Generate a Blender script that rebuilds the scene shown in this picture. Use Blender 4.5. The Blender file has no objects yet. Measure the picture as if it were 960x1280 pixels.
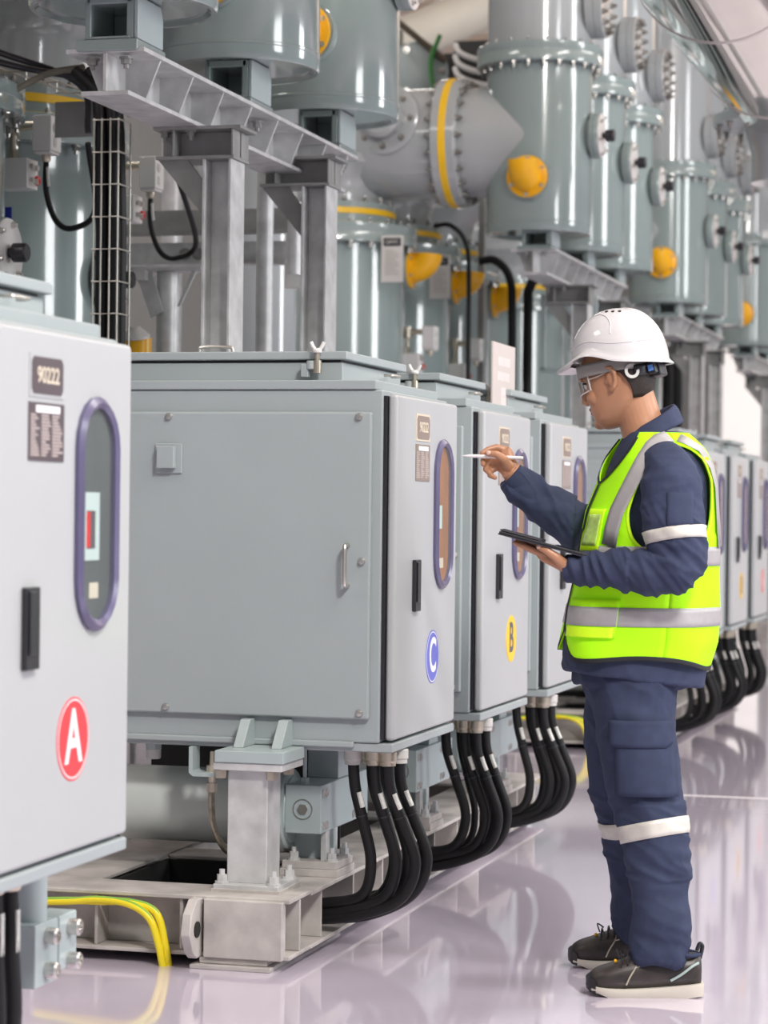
import bpy, math, random
from mathutils import Vector, Matrix, noise
random.seed(7)
PI = math.pi
scene = bpy.context.scene
COL = scene.collection

# ------------------------------------------------------------------ materials
MATS = {}
def mat(name, col, rough=.5, metal=0., var=.06, scale=6., bump=0., coat=0., spec=.5, bscale=60., emit=None):
    if name in MATS: return MATS[name]
    m = bpy.data.materials.new(name); m.use_nodes = True
    nt = m.node_tree; b = nt.nodes['Principled BSDF']
    tc = nt.nodes.new('ShaderNodeTexCoord')
    n = nt.nodes.new('ShaderNodeTexNoise'); n.inputs['Scale'].default_value = scale; n.inputs['Detail'].default_value = 5
    nt.links.new(tc.outputs['Object'], n.inputs['Vector'])
    r = nt.nodes.new('ShaderNodeValToRGB')
    r.color_ramp.elements[0].position = .3; r.color_ramp.elements[1].position = .7
    r.color_ramp.elements[0].color = tuple(c * (1 - var) for c in col) + (1,)
    r.color_ramp.elements[1].color = tuple(min(1, c * (1 + var)) for c in col) + (1,)
    nt.links.new(n.outputs['Fac'], r.inputs['Fac']); nt.links.new(r.outputs['Color'], b.inputs['Base Color'])
    b.inputs['Roughness'].default_value = rough; b.inputs['Metallic'].default_value = metal
    b.inputs['Coat Weight'].default_value = coat; b.inputs['Coat Roughness'].default_value = .05
    b.inputs['Specular IOR Level'].default_value = spec
    if bump:
        n2 = nt.nodes.new('ShaderNodeTexNoise'); n2.inputs['Scale'].default_value = bscale; n2.inputs['Detail'].default_value = 4
        nt.links.new(tc.outputs['Object'], n2.inputs['Vector'])
        bp = nt.nodes.new('ShaderNodeBump'); bp.inputs['Strength'].default_value = bump; bp.inputs['Distance'].default_value = .002
        nt.links.new(n2.outputs['Fac'], bp.inputs['Height']); nt.links.new(bp.outputs['Normal'], b.inputs['Normal'])
    if emit:
        b.inputs['Emission Color'].default_value = emit[0] + (1,); b.inputs['Emission Strength'].default_value = emit[1]
    MATS[name] = m
    return m
CAB = mat('cabinet_paint', (.345, .388, .398), .33, var=.025, scale=2.5, bump=.05, bscale=240)
DOORM = mat('cabinet_paint_lit', (.435, .45, .462), .28, var=.02, scale=2.5, bump=.03, bscale=200)  # same paint as the cabinet, lightened for the better lit door side
TANK = mat('tank_paint', (.255, .312, .306), .14, var=.04, scale=1.5, coat=.6, bump=.03, bscale=12)
DUCT = mat('duct_paint', (.355, .378, .388), .14, var=.03, scale=1.5, coat=.5)
BLUEGREY = mat('bluegrey_paint', (.40, .47, .475), .35, var=.04)
GALV = mat('galvanised_steel', (.58, .585, .585), .40, .2, var=.18, scale=14, bump=.12, bscale=40)
GALVD = mat('galvanised_web', (.29, .292, .285), .5, .25, var=.18, scale=9, bump=.1)
DUSTY = mat('dusty_steel', (.47, .44, .42), .65, .1, var=.25, scale=9, bump=.2)
CHROME = mat('bolt_steel', (.62, .60, .57), .28, .9, var=.15, scale=40)
STEEL = mat('satin_steel', (.62, .60, .56), .3, .95, var=.08)
BRASS = mat('nickel_brass', (.60, .54, .44), .3, .9, var=.12, scale=30)
BARREL = mat('barrel_paint', (.57, .61, .585), .3, var=.03)
BOLTD = mat('flange_bolt', (.36, .35, .33), .25, .9, var=.2, scale=30)
BLACK = mat('black_rubber', (.009, .009, .010), .5, var=.3, bump=.05, spec=.3)
BLACKP = mat('black_plastic', (.02, .02, .025), .35, var=.2)
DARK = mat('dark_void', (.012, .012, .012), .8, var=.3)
YEL = mat('yellow_paint', (.86, .44, .005), .32, var=.06)
YELB = mat('yellow_band', (.80, .48, .01), .4, var=.06)
WIRE = mat('wire_zinc', (.60, .58, .52), .4, .7, var=.1)
WHITEP = mat('white_plastic', (.74, .73, .71), .4, var=.03)
GREYP = mat('light_grey_plastic', (.55, .54, .52), .4, var=.04)
RED = mat('red_paint', (.62, .02, .02), .35, var=.08)
BLUE = mat('blue_label', (.01, .03, .30), .4, var=.08)
SLEEVE = mat('white_marker', (.66, .66, .62), .5, var=.12, scale=90)
PORTW = mat('port_white', (.72, .70, .68), .35, .0, var=.05)

# ------------------------------------------------------------------ geometry helpers
def frame_of(d):
    d = Vector(d).normalized()
    a = Vector((0, 0, 1)) if abs(d.z) < .95 else Vector((0, 1, 0))
    u = a.cross(d).normalized(); v = d.cross(u).normalized()
    return u, v, d
class MB:
    def __init__(s): s.v = []; s.f = []
    def add(s, vs, fs):
        o = len(s.v); s.v += [Vector(p) for p in vs]; s.f += [tuple(i + o for i in f) for f in fs]; return s
    def box(s, x0, x1, y0, y1, z0, z1, M=None):
        vs = [(x, y, z) for z in (z0, z1) for y in (y0, y1) for x in (x0, x1)]
        if M: vs = [M @ Vector(p) for p in vs]
        return s.add(vs, [(0, 2, 3, 1), (4, 5, 7, 6), (0, 1, 5, 4), (1, 3, 7, 5), (3, 2, 6, 7), (2, 0, 4, 6)])
    def prism(s, poly, ax, h0, h1):      # poly of 2D points extruded along an axis ('x','y','z')
        def P(a, b, h): return {'x': (h, a, b), 'y': (a, h, b), 'z': (a, b, h)}[ax]
        n = len(poly); vs = [P(a, b, h0) for a, b in poly] + [P(a, b, h1) for a, b in poly]
        fs = [tuple(range(n))[::-1], tuple(range(n, 2 * n))] + [(i, (i + 1) % n, n + (i + 1) % n, n + i) for i in range(n)]
        return s.add(vs, fs)
    def lathe(s, prof, org=(0, 0, 0), d=(0, 0, 1), n=40, caps=True, a0=0.):   # prof: (radius, height along d)
        u, v, w = frame_of(d); o = Vector(org); vs = []
        for r, h in prof:
            for i in range(n):
                a = a0 + 2 * PI * i / n; vs.append(o + w * h + (u * math.cos(a) + v * math.sin(a)) * r)
        fs = [(k * n + i, k * n + (i + 1) % n, (k + 1) * n + (i + 1) % n, (k + 1) * n + i) for k in range(len(prof) - 1) for i in range(n)]
        if caps:
            fs.append(tuple(range(n))[::-1]); fs.append(tuple(range((len(prof) - 1) * n, len(prof) * n)))
        return s.add(vs, fs)
    def cyl(s, p0, p1, r, r1=None, n=20):
        p0 = Vector(p0); p1 = Vector(p1); d = p1 - p0
        return s.lathe([(r, 0), (r if r1 is None else r1, d.length)], p0, d, n)
    def bolt(s, p, d, r=.012, h=.014, n=6):
        s.lathe([(r * 1.35, 0), (r * 1.35, h * .25)], p, d, 10)
        s.lathe([(r, h * .25), (r, h)], p, d, n)
        return s.lathe([(r * .55, h), (r * .55, h * 1.6)], p, d, 8)
    def bolts(s, org, d, R, n, r=.012, h=.014, a0=0.):
        u, v, w = frame_of(d); o = Vector(org)
        for i in range(n):
            a = a0 + 2 * PI * i / n; s.bolt(o + (u * math.cos(a) + v * math.sin(a)) * R, d, r, h)
        return s
    def tube(s, pts, r, n=10, caps=True, rr=None):
        pts = [Vector(p) for p in pts]; vs = []; u0 = None
        for i, p in enumerate(pts):
            t = (pts[min(i + 1, len(pts) - 1)] - pts[max(i - 1, 0)]).normalized()
            if u0 is None: u0 = frame_of(t)[0]
            u0 = (u0 - t * u0.dot(t)).normalized(); w = t.cross(u0)
            q = rr[i] if rr else r
            for k in range(n):
                a = 2 * PI * k / n; vs.append(p + (u0 * math.cos(a) + w * math.sin(a)) * q)
        m = len(pts)
        fs = [(i * n + k, i * n + (k + 1) % n, (i + 1) * n + (k + 1) % n, (i + 1) * n + k) for i in range(m - 1) for k in range(n)]
        if caps: fs += [tuple(range(n))[::-1], tuple(range((m - 1) * n, m * n))]
        return s.add(vs, fs)
    def ball(s, p, r, n=12, m=8):
        prof = [(max(1e-4, r * math.sin(PI * i / m)), -r * math.cos(PI * i / m)) for i in range(m + 1)]
        return s.lathe(prof, p, (0, 0, 1), n)
    def loft(s, rings, caps=True, closed=True):
        n = len(rings[0]); vs = [p for r in rings for p in r]; m = len(rings)
        kk = n if closed else n - 1
        fs = [(i * n + k, i * n + (k + 1) % n, (i + 1) * n + (k + 1) % n, (i + 1) * n + k) for i in range(m - 1) for k in range(kk)]
        o = len(s.v); s.add(vs, fs)
        if caps and closed:
            for idx, rev in ((0, True), (m - 1, False)):
                c = sum((Vector(p) for p in rings[idx]), Vector()) / n
                ci = len(s.v); s.v.append(c)
                for k in range(n):
                    a, b = o + idx * n + k, o + idx * n + (k + 1) % n
                    s.f.append((b, a, ci) if rev else (a, b, ci))
        return s
    def grid(s, rows):
        n = len(rows[0])
        return s.add([p for r in rows for p in r], [(i * n + k, i * n + k + 1, (i + 1) * n + k + 1, (i + 1) * n + k) for i in range(len(rows) - 1) for k in range(n - 1)])
    def mesh(s, name, ang=35):
        me = bpy.data.meshes.new(name); me.from_pydata([tuple(p) for p in s.v], [], s.f); me.update()
        me.polygons.foreach_set('use_smooth', [True] * len(me.polygons))
        me.set_sharp_from_angle(angle=math.radians(ang)); return me
    def build(s, name, m, parent=None, bevel=0., ang=35, seg=2, solid=0.):
        o = bpy.data.objects.new(name, s.mesh(name, ang)); COL.objects.link(o)
        o.data.materials.append(m)
        if parent: o.parent = parent
        if solid:
            md = o.modifiers.new('thick', 'SOLIDIFY'); md.thickness = solid; md.offset = 0
        if bevel:
            md = o.modifiers.new('edge', 'BEVEL'); md.width = bevel; md.segments = seg; md.limit_method = 'ANGLE'; md.angle_limit = math.radians(40); md.harden_normals = True
        return o
BOLTM = {}
def bolt_objs(parent, org, d, R, n, r, h, m, a0=0., name='bolt', pts=None):     # every bolt an object, one shared mesh
    key = (r, h, m.name)
    if key not in BOLTM:
        me = MB().bolt((0, 0, 0), (0, 0, 1), r, h).mesh('bolt'); me.materials.append(m); BOLTM[key] = me
    u, v, w = frame_of(d); o = Vector(org); q = Vector((0, 0, 1)).rotation_difference(w).to_euler()
    P = pts if pts else [o + (u * math.cos(a0 + 2 * PI * i / n) + v * math.sin(a0 + 2 * PI * i / n)) * R for i in range(n)]
    for p in P:
        b = bpy.data.objects.new(name, BOLTM[key]); COL.objects.link(b); b.parent = parent; b.location = p; b.rotation_euler = q
def tag(o, label=None, cat=None, group=None, kind=None):
    if label: o['label'] = label
    if cat: o['category'] = cat
    if group: o['group'] = group
    if kind: o['kind'] = kind
    return o
def thing(name, label, cat, loc=(0, 0, 0), group=None, rz=0.):
    o = bpy.data.objects.new(name, None); COL.objects.link(o); o.location = loc; o.rotation_euler.z = rz
    o.empty_display_size = .1
    return tag(o, label, cat, group)
def dup(o, loc=None, label=None, group=None, parent=None, skip=()):
    c = o.copy(); COL.objects.link(c)
    if parent: c.parent = parent
    if loc is not None: c.location = loc
    if label: c['label'] = label
    if group: c['group'] = group
    for ch in list(o.children):
        if ch.name.split('.')[0] not in skip: dup(ch, parent=c, skip=skip)
    return c
def text(name, s, size, m, M, parent, bold=0.):
    cu = bpy.data.curves.new(name, 'FONT'); cu.body = s; cu.size = size; cu.align_x = 'CENTER'; cu.align_y = 'CENTER'
    cu.extrude = .0004; cu.offset = bold
    t = bpy.data.objects.new(name + '_src', cu); COL.objects.link(t)
    dg = bpy.context.evaluated_depsgraph_get(); me = bpy.data.meshes.new_from_object(t.evaluated_get(dg))
    bpy.data.objects.remove(t); bpy.data.curves.remove(cu)
    me.transform(M); me.materials.clear(); me.materials.append(m); me.name = name
    o = bpy.data.objects.new(name, me); COL.objects.link(o)
    if parent: o.parent = parent
    return o
def FX(x, y, z): return Matrix(((0, 0, 1, x), (1, 0, 0, y), (0, 1, 0, z), (0, 0, 0, 1)))      # writing on a face looking +X
def FYm(x, y, z): return Matrix(((1, 0, 0, x), (0, 0, -1, y), (0, 1, 0, z), (0, 0, 0, 1)))    # writing on a face looking -Y
def bez(pts, n=10):      # smooth curve through points (Catmull-Rom)
    P = [Vector(p) for p in pts]; P = [P[0] * 2 - P[1]] + P + [P[-1] * 2 - P[-2]]; out = []
    for i in range(1, len(P) - 2):
        for k in range(n):
            t = k / n; a, b, c, d = P[i - 1:i + 3]
            out.append(.5 * ((2 * b) + (c - a) * t + (2 * a - 5 * b + 4 * c - d) * t * t + (3 * b - a - 3 * c + d) * t ** 3))
    return out + [P[-2]]
def stadium(y0, y1, z0, z1, n=10):
    r = (y1 - y0) / 2; cy = (y0 + y1) / 2
    return [(cy + r * math.cos(PI * i / n), z1 - r + r * math.sin(PI * i / n)) for i in range(n + 1)] + \
           [(cy - r * math.cos(PI * i / n), z0 + r - r * math.sin(PI * i / n)) for i in range(n + 1)]

# ------------------------------------------------------------------ camera
F = 3080.; YAW = math.atan(838 / F); ROLL = .0115; PITCH = -6.6 / F
fw = Vector((-math.sin(YAW) * math.cos(PITCH), math.cos(YAW) * math.cos(PITCH), math.sin(PITCH)))
rt = Vector((math.cos(YAW), math.sin(YAW), 0)); up = rt.cross(fw)
R = rt * math.cos(ROLL) + up * math.sin(ROLL); U = up * math.cos(ROLL) - rt * math.sin(ROLL)
cam = bpy.data.cameras.new('camera'); camo = bpy.data.objects.new('camera', cam); COL.objects.link(camo)
camo.matrix_world = Matrix(((R.x, U.x, -fw.x, 0), (R.y, U.y, -fw.y, 0), (R.z, U.z, -fw.z, 1.264), (0, 0, 0, 1)))
cam.sensor_fit = 'VERTICAL'; cam.sensor_height = 36.; cam.sensor_width = 27.; cam.lens = F / 1280 * 36.
cam.clip_start = .05; cam.clip_end = 200
cam.dof.use_dof = True; cam.dof.focus_distance = 6.75; cam.dof.aperture_fstop = 4.5
scene.camera = camo
scene.view_settings.view_transform = 'Standard'; scene.view_settings.look = 'None'
scene.view_settings.exposure = 0.0

# ------------------------------------------------------------------ room
def struct(name, mb, m, **k):
    o = mb.build(name, m, **k); o['kind'] = 'structure'; return o
FLOORM = mat('epoxy_floor', (.63, .565, .67), .07, var=.05, scale=.8, spec=.6)
b = FLOORM.node_tree.nodes['Principled BSDF']; b.inputs['Coat Weight'].default_value = .5
struct('floor', MB().box(-9.5, 7, -3, 36.5, -.3, 0), FLOORM)
struct('trim_1', MB().box(-1.95, 7, 10.885, 10.9, 0, .002), mat('floor_joint', (.85, .82, .80), .4))
WALLM = mat('wall_paint', (.22, .225, .225), .7, var=.03)
struct('wall_left', MB().box(-9.7, -9.5, -3, 36.5, 0, 7.2), WALLM)
struct('wall_back', MB().box(-9.5, 7, 36.5, 36.7, 0, 7.2), WALLM)
struct('wall_glow_panel', MB().box(-4.75, 3, 36.46, 36.5, 0, 5.0), mat('wall_glow', (.90, .88, .86), .7, var=.02, emit=((1, .95, .93), .5)))  # pale wall area given its own glow to look brightly lit
def deck_mat():
    m = bpy.data.materials.new('ceiling_deck'); m.use_nodes = True; nt = m.node_tree; b = nt.nodes['Principled BSDF']
    tc = nt.nodes.new('ShaderNodeTexCoord'); w = nt.nodes.new('ShaderNodeTexWave'); w.bands_direction = 'Y'; w.inputs['Scale'].default_value = .9
    r = nt.nodes.new('ShaderNodeValToRGB'); r.color_ramp.elements[0].color = (.62, .48, .36, 1); r.color_ramp.elements[1].color = (.90, .80, .70, 1)
    nt.links.new(tc.outputs['Object'], w.inputs['Vector']); nt.links.new(w.outputs['Fac'], r.inputs['Fac']); nt.links.new(r.outputs['Color'], b.inputs['Base Color'])
    b.inputs['Roughness'].default_value = .6; return m
deck = deck_mat()
ce = MB()
for i in range(60): ce.box(-9.7, 7, 6.8 + i * .5, 7.05 + i * .5, 7.15, 7.22)
ce.box(-9.7, 7, -3, 36.7, 7.22, 7.35)
struct('ceiling', ce, deck)

# ------------------------------------------------------------------ control cabinets (one per phase)
RIM = mat('window_rim', (.10, .09, .17), .25, var=.1)
BROWN = mat('amber_reflection', (.31, .105, .02), .5, var=.35, scale=5)  # warm reflection in the glass, painted on the sheet behind it
GREYIN = mat('grey_interior', (.085, .093, .093), .5, var=.15, scale=4)
PLATE = mat('brown_plate', (.30, .235, .205), .4, .2, var=.08)
PLATED = mat('dark_plate', (.085, .065, .075), .4, var=.1)
CREAM = mat('cream_letters', (.62, .55, .44), .5, var=.03)
METER = mat('meter_case', (.52, .60, .58), .4, var=.03)
LETW = mat('letter_white', (.85, .83, .85), .4, var=.02)
LETD = mat('letter_dark', (.09, .09, .12), .4, var=.05)
STK = {'A': mat('sticker_red', (.78, .05, .06), .4, var=.03), 'B': mat('sticker_yellow', (.90, .56, .03), .4, var=.03), 'C': mat('sticker_blue', (.13, .15, .56), .4, var=.05)}
ROWS = mat('plate_print', (.42, .36, .345), .5, var=.05)
def glass_mat():
    m = bpy.data.materials.new('window_glass'); m.use_nodes = True; nt = m.node_tree; out = nt.nodes['Material Output']; b = nt.nodes['Principled BSDF']
    b.inputs['Base Color'].default_value = (.9, .95, .95, 1); b.inputs['Roughness'].default_value = .03
    t = nt.nodes.new('ShaderNodeBsdfTransparent'); t.inputs['Color'].default_value = (.9, .93, .93, 1); mx = nt.nodes.new('ShaderNodeMixShader')
    fr = nt.nodes.new('ShaderNodeFresnel'); fr.inputs['IOR'].default_value = 1.10
    nz = nt.nodes.new('ShaderNodeTexNoise'); nz.inputs['Scale'].default_value = 1.
    nt.links.new(fr.outputs['Fac'], mx.inputs['Fac']); nt.links.new(t.outputs['BSDF'], mx.inputs[1]); nt.links.new(b.outputs['BSDF'], mx.inputs[2])
    nt.links.new(mx.outputs['Shader'], out.inputs['Surface']); return m
GLASS = glass_mat()
CABY = {}
def octa(y0, y1, z0, z1, c): return [(y0 + c, z0), (y1 - c, z0), (y1, z0 + c), (y1, z1 - c), (y1 - c, z1), (y0 + c, z1), (y0, z1 - c), (y0, z0 + c)]
def loop_handle(p0, p1, out, r):     # a bent-bar handle from p0 to p1 standing off along out
    p0 = Vector(p0); p1 = Vector(p1); o = Vector(out); d = (p1 - p0).normalized() * o.length * .35
    return MB().tube(bez([p0, p0 + o * .7, p0 + o + d, p1 + o - d, p1 + o * .7, p1], 5), r, 8)
def make_cabinet(letter, Y0, label, dark, group):
    t = thing('control_cabinet', label, 'cabinet', (-1.78, Y0, 0), group)
    m = MB().box(-.83, -.037, -.02, .735, .6, 1.592)
    m.build('body', CAB, t, bevel=.006)
    m = MB().box(-.81, 0, -.015, .72, .574, .6); m.box(-.81, -.11, -.03, .03, .586, .604)
    m.build('bottom_tray', CAB, t, bevel=.005)
    MB().box(-.040, -.028, -.012, .72, .61, 1.575).build('door_gasket', BLACKP, t)
    # side access panel with its screws, handle and vent cover
    p = MB().box(-.81, -.064, -.040, -.02, .667, 1.529).build('access_panel', CAB, t, bevel=.007)
    for x, z in ((-.775, 1.515), (-.45, 1.515), (-.10, 1.515), (-.088, 1.11), (-.775, .685), (-.09, .685)):
        if x == -.45: continue
        s = MB().lathe([(.011, 0), (.011, .004), (.008, .010), (.003, .011)], (x + (.11 if x == -.775 else 0), -.040, z), (0, -1, 0), 12)
        s.build('screw', CHROME, p)
    loop_handle((-.128, -.040, 1.155), (-.128, -.040, 1.042), (0, -.035, 0), .0065).build('pull_handle', STEEL, p)
    v = MB().box(-.705, -.623, -.046, -.040, 1.352, 1.438); v.box(-.693, -.640, -.068, -.046, 1.366, 1.430)
    v = v.build('vent_cover', CAB, p, bevel=.004)
    # roof and lifting hatch
    MB().box(-.84, -.056, -.026, .69, 1.592, 1.619).build('roof_slab', CAB, t, bevel=.004)
    MB().box(-.825, -.17, .03, .67, 1.619, 1.672).build('hatch_curb', CAB, t, bevel=.004)
    MB().box(-.82, -.18, .04, .66, 1.671, 1.680).build('hatch_seal', BLACKP, t)
    l = MB().box(-.835, -.155, .018, .682, 1.679, 1.703).build('hatch_lid', CAB, t, bevel=.004)
    loop_handle((-.708, .33, 1.703), (-.602, .33, 1.703), (0, 0, .034), .005).build('lid_handle', STEEL, l)
    loop_handle((-.155, .42, 1.655), (-.155, .50, 1.655), (.03, 0, .0), .004).build('side_handle', STEEL, l)
    k = MB().box(-.285, -.262, -.004, .02, 1.628, 1.666); k.cyl((-.256, .004, 1.65), (-.256, .004, 1.675), .014, n=12)
    k = k.build('toggle_clamp', CAB, t, bevel=.003)
    MB().cyl((-.238, .004, 1.640), (-.238, .004, 1.676), .013, n=12).cyl((-.238, .004, 1.676), (-.238, .004, 1.700), .007, n=8).build('clamp_bolt', BRASS, k)
    w = MB().lathe([(.012, 0), (.014, .006), (.009, .012)], (-.238, .004, 1.698), (0, 0, 1), 12)
    for s in (-1, 1): w.tube([(-.238 + s * .006, .004, 1.706), (-.238 + s * .014, .004, 1.716), (-.238 + s * .019, .004, 1.728)], .0055, 8)
    w.build('wing_nut', WHITEP, k)
    # front door
    d = MB().box(-.028, 0, 0, .722, .606, 1.581).build('door', DOORM, t, bevel=.011, seg=3)
    o, i = stadium(.428, .632, 1.018, 1.469), stadium(.450, .610, 1.040, 1.447)
    n = len(o); fr = MB(); rings = []
    for poly, x in ((o, .0), (o, .008), ([((a[0] + b_[0]) / 2, (a[1] + b_[1]) / 2) for a, b_ in zip(o, i)], .016), (i, .010), (i, .0005)): rings.append([(x, y, z) for y, z in poly])
    fr.loft(rings, caps=False); fr.build('window_rim', RIM, d, ang=50)
    MB().prism(stadium(.45, .61, 1.04, 1.447), 'x', .0002, .0012).build('window_interior', GREYIN if dark else BROWN, d)
    if dark:
        MB().box(.0012, .004, .468, .545, 1.155, 1.285).box(.004, .006, .468, .475, 1.155, 1.285).build('position_meter', METER, d)
        MB().box(.004, .0055, .473, .520, 1.178, 1.250).build('meter_dial', PLATED, d)
        MB().box(.0055, .0062, .474, .494, 1.180, 1.248).build('red_indicator', RED, d)
    else:
        MB().box(.0012, .004, .468, .520, 1.20, 1.27).build('position_meter', METER, d)
    MB().box(.0012, .0025, .500, .545, 1.082, 1.112).build('counter_tag', CREAM, d)
    MB().add([(.008, y, z) for y, z in i], [tuple(range(len(i)))]).build('glass_pane', GLASS, d)
    h = MB().box(0, .012, .185, .245, .963, 1.112); h.box(.012, .017, .19, .222, .99, 1.105); h.build('latch_handle', BLACKP, d, bevel=.004)
    # plates and sticker
    MB().box(0, .002, .208, .367, 1.456, 1.535).build('plate_backing', CREAM if not dark else DOORM, d)
    MB().prism(octa(.216, .359, 1.462, 1.529, .009), 'x', .002, .0035).build('name_plate', PLATED if dark else PLATE, d)
    text('plate_number', '90222', .041, CREAM, FX(.0042, .288, 1.495), d, .0007)
    MB().box(0, .002, .206, .369, 1.340, 1.446).build('data_plate', PLATED if dark else PLATE, d)
    rnd = random.Random(3); m = MB()
    for k in range(13):
        for a_, b_ in ((.213, .255), (.262, .305), (.312, .362)):
            m.box(.002, .0026, a_, a_ + (b_ - a_) * rnd.uniform(.45, 1), 1.421 - k * .006, 1.4248 - k * .006)
    m.build('data_rows', ROWS, d)
    MB().box(.002, .003, .236, .346, 1.428, 1.441).build('data_heading', LETW, d)
    s = STK[letter]; cy, cz, rr = .432, .82, .079
    if letter == 'C': MB().lathe([(rr, 0), (rr, .001)], (0, cy, cz), (1, 0, 0), 48).lathe([(.0, .0012), (.0001, .0012)], (0, cy, cz), (1, 0, 0), 3)
    MB().lathe([(rr, 0), (rr, .0012)], (0, cy, cz), (1, 0, 0), 48).build('phase_sticker', s, d)
    MB().lathe([(rr * .95, .0012), (rr * .95, .0017), (rr * .915, .0017), (rr * .915, .0012)], (0, cy, cz), (1, 0, 0), 48, caps=False).build('sticker_ring', LETW if letter != 'B' else s, d)
    text('phase_letter', letter, .142, LETD if letter == 'B' else LETW, FX(.0018, cy, cz) @ Matrix.Diagonal((.84, 1, 1, 1)), d, .0028)
    return t
def dup_cab(src, Y0, label, group): return dup(src, (-1.78, Y0, 0), label, group)
g1 = 'control cabinets of the front bay'; g2 = 'control cabinets of the far bay'
make_cabinet('A', 3.895, 'pale grey cabinet with red A sticker and dark window, cropped by the left edge', True, None)
cC = make_cabinet('C', 6.675, 'grey cabinet with blue C sticker, its whole side panel with pull handle facing us', False, g1)
cB = make_cabinet('B', 7.775, 'grey cabinet with yellow B sticker, next behind the blue C cabinet', False, g1)
cA = make_cabinet('A', 8.870, 'grey cabinet with red sticker half hidden behind the tablet, beyond the yellow B cabinet', False, g1)
dup_cab(cC, 13.07, 'first grey cabinet of the far bay, seen behind the worker', g2)
dup_cab(cB, 14.17, 'far grey cabinet with faded yellow sticker, second of the far bay', g2)
dup_cab(cA, 15.27, 'last grey cabinet of the far bay, beside the steel post', g2)

# ------------------------------------------------------------------ skid frames, posts, drive cylinders under the cabinets
def ibeam(mb, ax, a0, a1, c, z0, z1, w, tf=.012, tw=.012, stiff=()):
    # I-section along axis ax from a0 to a1, centred on c across, flanges w wide
    def bx(p0, p1, q0, q1, r0, r1):
        (mb.box(p0, p1, q0, q1, r0, r1) if ax == 'x' else mb.box(q0, q1, p0, p1, r0, r1))
    bx(a0, a1, c - w / 2, c + w / 2, z1 - tf, z1); bx(a0, a1, c - w / 2, c + w / 2, z0, z0 + tf)
    bx(a0, a1, c - tw / 2, c + tw / 2, z0 + tf, z1 - tf)
    for s in stiff: bx(s - .005, s + .005, c - w / 2 + .01, c + w / 2 - .01, z0 + tf, z1 - tf)
    return mb
def skid(dy, label):
    t = thing('skid_frame', label, 'steel frame', (0, dy, 0), 'skid frames under the cabinets')
    ibeam(MB(), 'x', -2.80, -1.985, 6.47, .03, .195, .20, stiff=(-2.74, -2.55, -2.30)).build('front_rail', DUSTY, t, bevel=.003)
    ibeam(MB(), 'y', 6.57, 9.80, -2.10, .03, .19, .235, stiff=[6.7 + .33 * i for i in range(10)]).build('side_rail', DUSTY, t, bevel=.003)
    ibeam(MB(), 'y', 6.57, 9.80, -2.72, .03, .195, .22).build('side_rail', DUSTY, t, bevel=.003)
    for y in (7.20, 8.3, 9.4): ibeam(MB(), 'x', -2.61, -2.22, y, .03, .19, .16).build('cross_rail', DUSTY, t, bevel=.003)
    MB().box(-2.61, -2.22, 6.575, 7.11, .034, .04).build('pit_shade_base', DARK, t)  # dark plate standing in for the shade down in the pit
    for bx_ in ((-2.613, -2.600, 6.575, 7.118), (-2.235, -2.222, 6.575, 7.118), (-2.61, -2.222, 7.105, 7.118), (-2.61, -2.222, 6.572, 6.58)): MB().box(*bx_, .032, .178).build('pit_shade_side', DARK, t)  # dark plates that paint the shade on the inner frame sides
    MB().box(-2.78, -2.15, 7.415, 7.425, .19, .572).build('shade_sheet', DARK, t)  # dark sheet added for the deep shade under the cabinets
    m = MB().box(-2.225, -2.0, 6.35, 6.385, .03, .19).box(-2.24, -2.045, 6.36, 6.56, .012, .03)
    m.build('foot_block', DUSTY, t, bevel=.004)
    lug = [(-2.03 + 0, 0)]
    pr = [(6.30, .05), (6.27, .10), (6.285, .155), (6.33, .19), (6.385, .19), (6.385, .03), (6.33, .03)]
    l = MB().prism(pr, 'x', -2.262, -2.235).build('lifting_lug', DUSTY, t, bevel=.003)
    MB().lathe([(.022, 0), (.022, .033)], (-2.264, 6.325, .11), (1, 0, 0), 18).build('lug_hole', DARK, l)
    MB().box(-2.26, -2.03, 6.34, 7.02, 0, .012).build('foot_plate', DUSTY, t, bevel=.002)
    for y in (6.95, 8.05, 9.15): MB().lathe([(.030, 0), (.030, .002)], (-1.983 - .11, y, .11), (1, 0, 0), 18).build('rail_hole', DARK, t)
    return t
sk = skid(0, 'dusty welded steel skid frame on the floor under the blue C cabinet')
dup(sk, (0, 6.4, 0), 'dusty steel skid frame on the floor of the far bay')
def post(dy, label):
    t = thing('support_post', label, 'post', (0, dy, 0), 'front support posts')
    MB().box(-2.207, -2.090, 6.49, 6.61, .215, .535).build('tube', GALV, t, bevel=.004)
    m = MB().box(-2.235, -2.045, 6.455, 6.64, .195, .216)
    MB().box(-2.24, -2.04, 6.45, 6.645, .190, .204).build('shim_plate', DUSTY, t, bevel=.002)
    m.build('base_plate', GALV, t, bevel=.003)
    for x in (-2.215, -2.065):
        for y in (6.475, 6.62): MB().bolt((x, y, .216), (0, 0, 1), .015, .024).build('bolt', GALV, t)
    MB().box(-2.24, -2.04, 6.46, 6.66, .53, .552).build('top_plate', GALV, t, bevel=.003)
    MB().box(-2.235, -2.035, 6.455, 6.655, .552, .585).build('bracket_pad', BLUEGREY, t, bevel=.003)
    for x in (-2.212, -2.10): MB().prism([(6.545, .585), (6.655, .585), (6.655, .660), (6.61, .660)], 'x', x, x + .03).build('gusset', BLUEGREY, t, bevel=.003)
    for x in (-2.225, -2.075):
        for y in (6.48, 6.63): MB().lathe([(.017, 0), (.017, .022)], (x, y, .507), (0, 0, 1), 6).build('bolt', BRASS, t)
    return t
po = post(0, 'galvanised square support post bolted between skid frame and blue C cabinet')
dup(po, (0, 6.4, 0), 'galvanised support post under the first cabinet of the far bay')
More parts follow.
